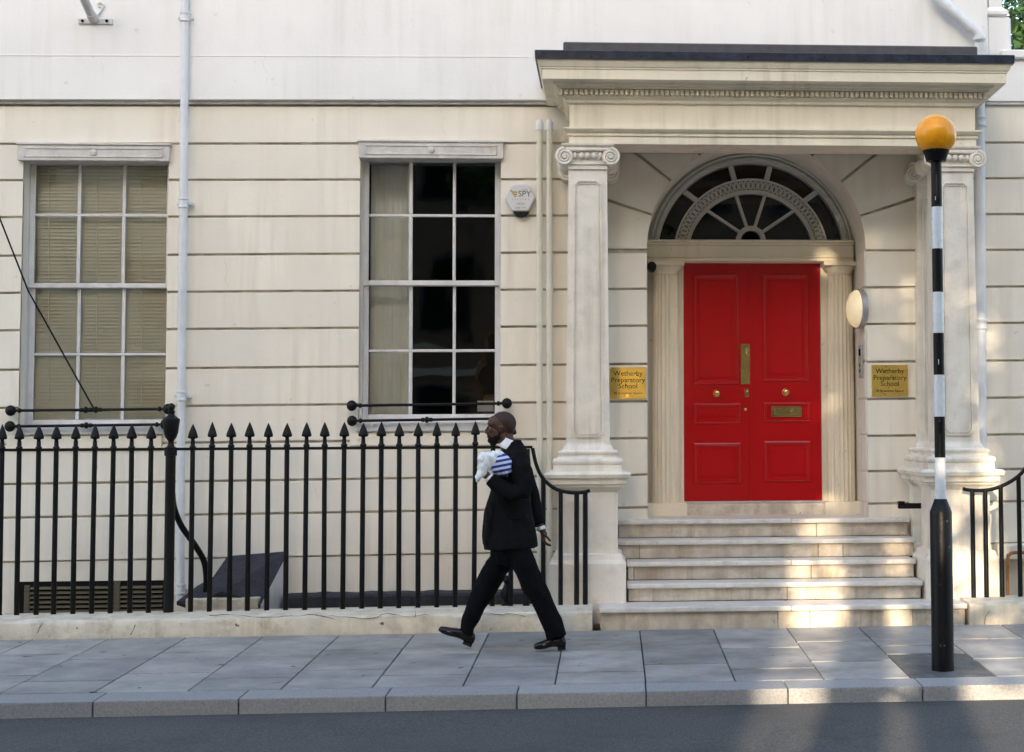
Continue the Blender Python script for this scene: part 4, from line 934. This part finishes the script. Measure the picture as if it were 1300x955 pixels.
# ================================================================== STREET BEHIND THE CAMERA (shades the facade, shows in the glass)
def far_house(x0, x1, y, h, m, label, nwin, dp=8.0):
    E_ = empty('terrace_house', ((x0+x1)/2,y,-0.1), label, 'house')
    box('wall', x0, x1, y-dp, y, -0.9, h, m, E_)
    prism_roof = [(x0-0.2,h),(x1+0.2,h),(x1-0.6,h+2.2),(x0+0.6,h+2.2)]
    o = prism('roof', prism_roof, y-dp, y+0.25, 'slate', E_)
    box('cornice', x0-0.1, x1+0.1, y+0.003, y+0.35, h-0.5, h-0.15, 'stucco_far', E_)
    box('band', x0, x1, y+0.003, y+0.1, 3.4, 3.65, 'stucco_far', E_)
    for fl in range(int((h-1.0)//3.1)):
        for k in range(nwin):
            cx = x0+(x1-x0)*(k+0.5)/nwin; z = 0.9+fl*3.2
            w_ = box('window', cx-0.6, cx+0.6, y+0.003, y+0.05, z, z+1.9, 'slate', E_)
            box('pane', cx-0.5, cx+0.5, y+0.051, y+0.06, z+0.1, z+1.8, 'dark_void', w_)
    for cx in (x0+1.0, x1-1.0): box('chimney', cx-0.5, cx+0.5, y-dp*0.5-0.4, y-dp*0.5+0.4, h+0.5, h+3.6, 'brick_far', E_)
YO = -23.0
far_house(-34,-22,YO,15.0,'brick_far','brown brick terrace house at the far end across the street',4)
far_house(-21.9,-9.5,YO,14.5,'stucco_far','cream stucco house across the street between two brick ones',4)
far_house(-9.4,-3.0,YO,15.0,'brick_far','brown brick house across the street beside the gap, cream house on its other side',3,2.2)  # shallow depth and the gap beside it are shaped to pass a sun beam
far_house(-0.7,8.0,YO,15.0,'brick_far','wide brown brick house across the street facing the porch',4)
far_house(8.1,19,YO,15.0,'stucco_far','cream stucco house across the street past the wide brick one',4)
far_house(19.1,30,YO,15.0,'brick_far','brown brick house closing the row across the street',4)
far_house(-16,10,-41,3.5,'brick_far','low unseen brick backdrop added behind the gap to hide sky from the glass',7)  # unseen backdrop, added to keep bright sky out of the window reflection
# ================================================================== TREES
def tree(name, base, h, cr, nleaf, label, lm='leaf', ls=0.16):
    T = empty(name, base, label, 'tree'); bx_, by_, bz = base
    P = [(bx_,by_,bz),(bx_+0.1,by_,bz+h*0.3),(bx_-0.05,by_+0.1,bz+h*0.55),(bx_+0.05,by_,bz+h*0.8)]
    bm = tubebm(P, [0.25,0.2,0.15,0.06], 10)
    tips = []
    for k in range(14):
        a = random.uniform(0,6.28); z = bz+h*random.uniform(0.35,0.75); l = cr*random.uniform(0.5,0.95)
        e = Vector((bx_+l*math.cos(a), by_+l*math.sin(a), z+l*random.uniform(0.2,0.7))); tubebm([(bx_,by_,z),((bx_+e.x)/2,(by_+e.y)/2,(z+e.z)/2+0.15),e],[0.09,0.06,0.02],6,bm); tips.append(e)
    bmo('trunk', bm, 'bark', T, True)
    cl = [Vector((bx_+random.gauss(0,0.42)*cr, by_+random.gauss(0,0.42)*cr, bz+h*0.7+random.gauss(0,0.36)*cr)) for _ in range(46)]+tips
    v, f = [], []
    for i in range(nleaf):
        c = random.choice(cl)+Vector((random.gauss(0,0.17)*cr,random.gauss(0,0.17)*cr,random.gauss(0,0.15)*cr))
        u = Vector((random.gauss(0,1),random.gauss(0,1),random.gauss(0,0.6))).normalized(); w2 = u.orthogonal().normalized(); s = ls*random.uniform(0.6,1.3); k = len(v)
        v += [c-u*s*0.5, c+w2*s*0.28+Vector((0,0,-0.02)), c+u*s*0.55, c-w2*s*0.28+Vector((0,0,-0.02))]; f.append((k,k+1,k+2,k+3))
    pyd('crown', v, f, lm, T, fix=False)
tree('garden_tree', (6.1,7.5,-0.3), 10.5, 2.4, 9000, 'leafy green tree rising behind the low wing past the porch')
tree('sun_screen_tree', (-1.0,-17.6,-0.1), 13.6, 2.2, 24000, 'tall dense unseen tree added before the gap to shade the upper facade', 'leaf', 0.2)  # added out of view: crown blocks the sun beam high on the facade
tree('sun_screen_tree', (-0.7,-19.2,-0.1), 9.2, 2.4, 1700, 'lower sparse unseen tree added before the gap to dapple the sunbeam', 'leaf', 0.2)  # added out of view: thin leaves dim and dapple the beam on the porch
# ================================================================== THE WALKING MAN
YM = -2.40
def M(px, py, dy=0.0): return at(px, py, YM+dy)
def loftbm(bm, rings, n=18):
    """rings: (centre, half-width in the walking plane, half-width across (Y), [tangent])"""
    R_ = []; C = [Vector(r[0]) for r in rings]
    for i, (c, a, b, *rest) in enumerate(rings):
        t = Vector(rest[0]).normalized() if rest else (C[min(i+1,len(C)-1)]-C[max(i-1,0)]).normalized()
        v = Vector((0,1,0)); v = (v-t*v.dot(t)).normalized(); u = v.cross(t)
        R_.append([bm.verts.new(Vector(c)+u*(a*math.cos(2*math.pi*k/n))+v*(b*math.sin(2*math.pi*k/n))) for k in range(n)])
    for p, q in zip(R_, R_[1:]):
        for k in range(n): bm.faces.new((p[k],p[(k+1)%n],q[(k+1)%n],q[k]))
    bm.faces.new(R_[0][::-1]); bm.faces.new(R_[-1])
def ell(bm, c, rx, ry, rz, rot=None, seg=16):
    b2 = bmesh.new(); bmesh.ops.create_uvsphere(b2, u_segments=seg, v_segments=max(8,seg*2//3), radius=1)
    b2.transform(Matrix.Translation(c) @ (rot or Matrix.Identity(4)) @ Matrix.Diagonal((rx,ry,rz,1)))
    t = bpy.data.meshes.new('t'); b2.to_mesh(t); b2.free(); bm.from_mesh(t); bpy.data.meshes.remove(t)
def fuse(name, bm, m, parent, voxel=0.01, it=4, fold=0.0, fscale=7.0, ridge=False):
    """union of overlapping volumes turned into one continuous skin"""
    bmesh.ops.recalc_face_normals(bm, faces=bm.faces)
    me = bpy.data.meshes.new('t'); bm.to_mesh(me); bm.free()
    o = bpy.data.objects.new('t', me); COL.objects.link(o)
    md = o.modifiers.new('r','REMESH'); md.mode = 'VOXEL'; md.voxel_size = voxel; md.use_smooth_shade = True
    sm = o.modifiers.new('s','SMOOTH'); sm.iterations = it; sm.factor = 0.5
    dg = bpy.context.evaluated_depsgraph_get(); me2 = bpy.data.meshes.new_from_object(o.evaluated_get(dg)); bpy.data.objects.remove(o)
    if fold:
        nn = [v.normal.copy() for v in me2.vertices]
        for v, q in zip(me2.vertices, nn):
            c = v.co; d = noise.noise(Vector((c.x*fscale*0.7+c.z*fscale*0.8, c.y*fscale, c.z*fscale*1.5)))*0.65+noise.noise(Vector((c.x*fscale*2.1-c.z*9,c.y*fscale*2,c.z*fscale*2.6)))*0.35
            if ridge: d = 0.8-2.4*abs(noise.noise(Vector((c.x*fscale*1.6+c.z*fscale*0.5, c.y*fscale, c.z*fscale*0.7))))+0.5*d
            v.co = c+q*(fold*d)
    me2.materials.clear(); me2.name = name
    return link(name, me2, m, parent, True)
base_ = ground(640,819)
MAN = empty('person', (base_.x,YM,gz(base_.x,YM)), 'man in a dark suit striding past the railing holding a towel bundle', 'person')
s = (14.5+YM)/1950                                                   # metres per photo pixel at the man
# ---- trousers
bm = bmesh.new()
loftbm(bm, [(M(652,668),0.115,0.15),(M(652,690),0.13,0.165),(M(648,708),0.12,0.155),(M(645,718),0.08,0.10)])
near = [(M(657,690,-0.075),0.105,0.095),(M(664,715,-0.085),0.108,0.095),(M(676,740,-0.09),0.105,0.088),(M(687,760,-0.09),0.096,0.08),(M(696,780,-0.09),0.088,0.074),(M(704,798,-0.09),0.088,0.072),(M(707,809,-0.09),0.094,0.072)]
far = [(M(646,690,0.075),0.105,0.095),(M(634,715,0.085),0.108,0.095),(M(621,738,0.09),0.105,0.088),(M(610,758,0.09),0.092,0.08),(M(600,778,0.09),0.080,0.072),(M(593.5,796,0.09),0.070,0.066),(M(592,806,0.09),0.070,0.064)]
loftbm(bm, [(c,a*0.86,b) for c,a,b in near]); loftbm(bm, [(c,a*0.86,b) for c,a,b in far])
fuse('trousers', bm, 'trouser', MAN, 0.010, 4, 0.010, 6.5, True)
# ---- jacket
bm = bmesh.new()
loftbm(bm, [(M(651,560),0.058,0.066),(M(651.5,566),0.072,0.09),(M(653,573),0.092,0.15),(M(654.5,581),0.112,0.195),(M(654.5,590),0.122,0.21),(M(653,600),0.130,0.215),(M(650,615),0.145,0.205),(M(647.5,632),0.158,0.190),(M(646.5,650),0.172,0.185),(M(647,668),0.192,0.195),(M(648,684),0.208,0.205),(M(648.5,696),0.205,0.205)])
loftbm(bm, [(M(637,612),0.05,0.12),(M(631,632),0.062,0.145),(M(626,652),0.066,0.155),(M(622.5,672),0.056,0.155),(M(620,686),0.044,0.145),(M(618.5,692),0.034,0.13)])
arm = [(M(658,582,-0.17),0.072,0.066),(M(663,598,-0.215),0.078,0.072),(M(666,612,-0.235),0.075,0.066),(M(664,624,-0.24),0.068,0.062,(-1,0,-0.8)),(M(655,627,-0.245),0.062,0.06,(-1,0,0.1)),(M(641,622,-0.25),0.058,0.055),(M(628,613,-0.25),0.053,0.05),(M(622.5,608,-0.25),0.050,0.047)]
loftbm(bm, arm)
arm2 = [(M(658,582,0.17),0.072,0.066),(M(665,602,0.215),0.075,0.070),(M(671,622,0.225),0.07,0.064),(M(675,636,0.22),0.065,0.06),(M(680,652,0.205),0.058,0.055),(M(685.5,667,0.19),0.052,0.05)]
loftbm(bm, arm2)
JK = fuse('jacket', bm, 'suit', MAN, 0.010, 3, 0.0085, 6, True)
# lapel roll, pocket flap and back vent
p0, p1 = M(648,657,-0.20), M(668,653,-0.20)
box('pocket_flap', p0.x, p1.x, YM-0.202, YM-0.17, p0.z-0.02, p0.z+0.03, 'suit', JK, 0.006)
# ---- shirt collar and cuffs
bm = bmesh.new()
loftbm(bm, [(M(644.5,571),0.078,0.085,(-0.42,0,-1)),(M(645.5,566),0.074,0.078,(-0.42,0,-1)),(M(646.5,560.5),0.070,0.072,(-0.42,0,-1)),(M(647,557.5),0.066,0.068,(-0.42,0,-1))], 22)
o = bmo('shirt_collar', bm, 'shirt', MAN, True)
bm = bmesh.new(); loftbm(bm, [(M(636,578),0.05,0.10),(M(634,590),0.07,0.13),(M(631,604),0.075,0.14)]); bmo('shirt_front', bm, 'shirt', MAN, True)
tube('cuff', [M(686,669,0.19),M(687.5,673,0.187)], 0.037, 'shirt', MAN, 14); tube('cuff', [M(622.5,608,-0.25),M(620,605.5,-0.25)], 0.039, 'shirt', MAN, 14)
# ---- head, neck and face: one skin (looks along -X)
hc = M(636.5,542)
def h(dx, dy, dz): return Vector((hc.x+dx, hc.y+dy, hc.z+dz))
bm = bmesh.new()
ell(bm, h(0.012,0,0.022), 0.100, 0.076, 0.096)                       # cranium
ell(bm, h(0.035,0,0.008), 0.075, 0.073, 0.085)                       # occiput
ell(bm, h(-0.048,0,0.030), 0.058, 0.064, 0.062)                      # forehead
ell(bm, h(-0.050,0,-0.045), 0.052, 0.057, 0.070)                     # face
ell(bm, h(-0.052,0,-0.092), 0.046, 0.046, 0.040)                     # jaw
ell(bm, h(-0.020,0,-0.070), 0.055, 0.060, 0.055)                     # cheeks to ear
ell(bm, h(-0.080,0,-0.104), 0.022, 0.026, 0.020)                     # chin
for sgn in (-1,1):
    ell(bm, h(-0.090,sgn*0.030,0.016), 0.014, 0.026, 0.011)          # brow
    ell(bm, h(-0.080,sgn*0.045,-0.028), 0.018, 0.016, 0.016)         # cheek bone
    ell(bm, h(0.002,sgn*0.076,-0.018), 0.016, 0.009, 0.030, Matrix.Rotation(R(12),4,'Y'))   # ear
    ell(bm, h(-0.002,sgn*0.080,-0.004), 0.016, 0.008, 0.014)
    ell(bm, h(-0.108,sgn*0.011,-0.044), 0.011, 0.010, 0.009)         # nostril
loftbm(bm, [(h(-0.096,0,0.008),0.010,0.010),(h(-0.106,0,-0.012),0.011,0.011),(h(-0.117,0,-0.030),0.013,0.014),(h(-0.121,0,-0.040),0.011,0.015),(h(-0.108,0,-0.050),0.010,0.014)], 10)
ell(bm, h(-0.101,0,-0.068), 0.012, 0.024, 0.008); ell(bm, h(-0.099,0,-0.080), 0.012, 0.022, 0.009)      # lips
loftbm(bm, [(h(0.020,0,-0.050),0.062,0.060),(M(643,560),0.062,0.062),(M(647,571),0.066,0.068),(M(650,582),0.07,0.08)])
HEAD = fuse('body', bm, 'skin', MAN, 0.0048, 3)
for sgn in (-1,1):                                                    # eyes, set in the sockets
    bm = bmesh.new(); ell(bm, h(-0.0835,sgn*0.031,-0.0045), 0.0125, 0.0125, 0.0115); bmo('eye', bm, 'eye_white', HEAD, True)
    bm = bmesh.new(); ell(bm, h(-0.0925,sgn*0.032,-0.0045), 0.0045, 0.006, 0.006); bmo('iris', bm, 'hair', HEAD, True)
    bm = bmesh.new(); ell(bm, h(-0.0825,sgn*0.031,0.0035), 0.0145, 0.0155, 0.008); bmo('eyelid', bm, 'skin', HEAD, True)
    tube('eyebrow', [h(-0.104,sgn*0.016,0.020),h(-0.101,sgn*0.034,0.026),h(-0.088,sgn*0.052,0.022)], [0.003,0.005,0.003], 'hair', HEAD, 6)
# close cropped hair and short beard
bm = bmesh.new(); ell(bm, h(0.0145,0,0.0245), 0.1005, 0.0765, 0.0965, None, 96); ell(bm, h(0.0365,0,0.010), 0.0755, 0.0735, 0.0855, None, 96)
cut = [v for v in bm.verts if (v.co.z-hc.z) < (0.030-1.05*(v.co.x-hc.x) if (v.co.x-hc.x) < 0.02 else 0.010-1.4*(v.co.x-hc.x-0.02)) or v.co.x-hc.x < -0.072]
bmesh.ops.delete(bm, geom=cut, context='VERTS'); bmo('hair', bm, 'scalp', MAN, True)
bm = bmesh.new()
ell(bm, h(-0.053,0,-0.096), 0.052, 0.051, 0.042); ell(bm, h(-0.084,0,-0.106), 0.024, 0.030, 0.024); ell(bm, h(-0.028,0,-0.080), 0.048, 0.0635, 0.036); ell(bm, h(-0.012,0,-0.058), 0.020, 0.0645, 0.034)
ell(bm, h(-0.101,0,-0.057), 0.010, 0.024, 0.0045); ell(bm, h(-0.085,0.022,-0.075), 0.018, 0.014, 0.022); ell(bm, h(-0.085,-0.022,-0.075), 0.018, 0.014, 0.022)
fuse('beard', bm, 'hair', MAN, 0.005, 3)
# ---- hands
def hand(wrist, d, palm, spread, curl, nm, sc=1.0, thumb=1):
    """d: hand direction, palm: palm normal"""
    d = Vector(d).normalized(); palm = Vector(palm); palm = (palm-d*palm.dot(d)).normalized(); w_ = d.cross(palm); W_ = Vector(wrist); bm = bmesh.new()
    def P(a,b,c): return W_+(d*a+w_*b+palm*c)*sc
    for b in (-0.028,-0.010,0.010,0.028): tubebm([P(-0.01,b*0.6,0),P(0.04,b*0.9,0.002),P(0.085,b,0.0)], [0.017*sc,0.017*sc,0.013*sc], 8, bm)
    ell(bm, P(0.035,0.03*thumb,0.012), 0.026*sc,0.026*sc,0.026*sc); tubebm([P(-0.05,0,0),P(0.01,0,0)], [0.029*sc,0.028*sc], 10, bm)
    for j,(b,L) in enumerate(((-0.033,0.058),(-0.011,0.075),(0.011,0.080),(0.032,0.072))):
        b *= thumb; p = P(0.083,b,0); a = 0.0; pts = [p]; dirv = d.copy()
        for seg in range(3):
            a += curl[seg]*(1+0.08*(j-1.5)); dirv = (d*math.cos(a)+palm*math.sin(a)+w_*(b*spread)).normalized(); p = p+dirv*(L*(0.45,0.32,0.23)[seg])*sc; pts.append(p)
        tubebm(pts, [0.0098*sc,0.0092*sc,0.0085*sc,0.0065*sc], 8, bm)
    q = P(0.03,0.034*thumb,0.014); pts = [q, P(0.062,0.058*thumb,0.026), P(0.088,0.066*thumb,0.040), P(0.105,0.064*thumb,0.050)]
    tubebm(pts, [0.013*sc,0.011*sc,0.0095*sc,0.007*sc], 8, bm)
    return fuse(nm, bm, 'skin', MAN, 0.0042, 2)
hand(M(687.5,673,0.187), (0.22,-0.05,-1), (0.9,0.1,0.2), 2.0, (0.35,0.45,0.35), 'hand', 0.98, 1)
hand(M(620,605.5,-0.25), (-0.62,0.30,0.55), (0.5,0.6,0.5), 1.0, (0.6,0.7,0.5), 'hand', 0.98, 1)
# ---- shoes
def shoe(heel, toe, up, nm):
    heel, toe = Vector(heel), Vector(toe); d = (toe-heel); L = d.length; d.normalize(); up = Vector(up); up = (up-d*up.dot(d)).normalized(); sd_ = d.cross(up); bm = bmesh.new()
    def ring(t, w_, hgt, lo=0.0):
        c = heel+d*(L*t); n = 16; out = []
        for k in range(n):
            a = 2*math.pi*k/n; x, y = math.cos(a), math.sin(a)
            yy = lo+(hgt-lo)*(0.5+0.5*y) if y > 0 else lo+(hgt-lo)*0.5*(1+max(y*1.25,-1))
            out.append(bm.verts.new(c+sd_*(w_*x)+up*yy))
        return out
    rs = [ring(*q) for q in ((0.0,0.012,0.055,0.02),(0.03,0.028,0.085,0.008),(0.14,0.036,0.105,0.004),(0.30,0.036,0.105,0.012),(0.42,0.038,0.090,0.016),(0.55,0.043,0.084,0.010),(0.70,0.046,0.069,0.002),(0.84,0.042,0.060,0.002),(0.94,0.032,0.053,0.005),(0.985,0.018,0.044,0.010),(1.0,0.005,0.030,0.018))]
    for a, b in zip(rs, rs[1:]):
        for k in range(16): bm.faces.new((a[k],a[(k+1)%16],b[(k+1)%16],b[k]))
    bm.faces.new(rs[0][::-1]); bm.faces.new(rs[-1]); o = bmo(nm, bm, 'shoe', MAN, True)
    sm = o.modifiers.new('s','SUBSURF'); sm.levels = 1; sm.render_levels = 1
    c0, c1 = heel+d*(L*0.02), heel+d*(L*0.27); bm = bmesh.new()
    q = [c0-sd_*0.030-up*0.012, c1-sd_*0.034-up*0.012, c1+sd_*0.034-up*0.012, c0+sd_*0.030-up*0.012]; q2 = [p+up*0.026 for p in q]
    hexa(bm, q+q2, 0.003); bmo('heel', bm, 'shoe', o)
    return o
zN = gz(1,YM-0.09); zF_ = gz(0,YM+0.09)
pH, pT = M(719,815,-0.09), M(678,815,-0.09)
shoe((pH.x,YM-0.09,zN+0.022), (pT.x,YM-0.10,zN+0.008), (0,0,1), 'shoe')
pH, pT = M(600,813,0.09), M(555.5,795,0.09)
shoe((pH.x,YM+0.09,zF_+0.020), (pT.x,YM+0.08,zF_+0.020+(pT.z-pH.z)), (0.4,0,1), 'shoe')
# ---- the bundle he carries
CB = empty('towel_bundle', M(632,592,-0.22), 'blue striped towel bundled with a white cloth against the chest of the suited man', 'towel')
bm = bmesh.new(); ell(bm, M(636,590,-0.235), 0.080, 0.062, 0.086, Matrix.Rotation(R(-14),4,'Y'), 24); ell(bm, M(641,597,-0.24), 0.05, 0.05, 0.05)
fuse('striped_towel', bm, 'towel_stripe', CB, 0.005, 2, 0.008, 13, True)
bm = bmesh.new(); ell(bm, M(622,585,-0.235), 0.062, 0.070, 0.066, Matrix.Rotation(R(20),4,'Y')); ell(bm, M(613,583,-0.235), 0.040, 0.055, 0.044); ell(bm, M(630,578,-0.225), 0.055, 0.06, 0.030)
loftbm(bm, [(M(616,590,-0.25),0.045,0.04),(M(612,598,-0.26),0.034,0.03),(M(608,606,-0.265),0.022,0.02),(M(604.5,612,-0.265),0.010,0.012)], 12)
fuse('white_cloth', bm, 'towel_white', CB, 0.005, 2, 0.013, 15, True)
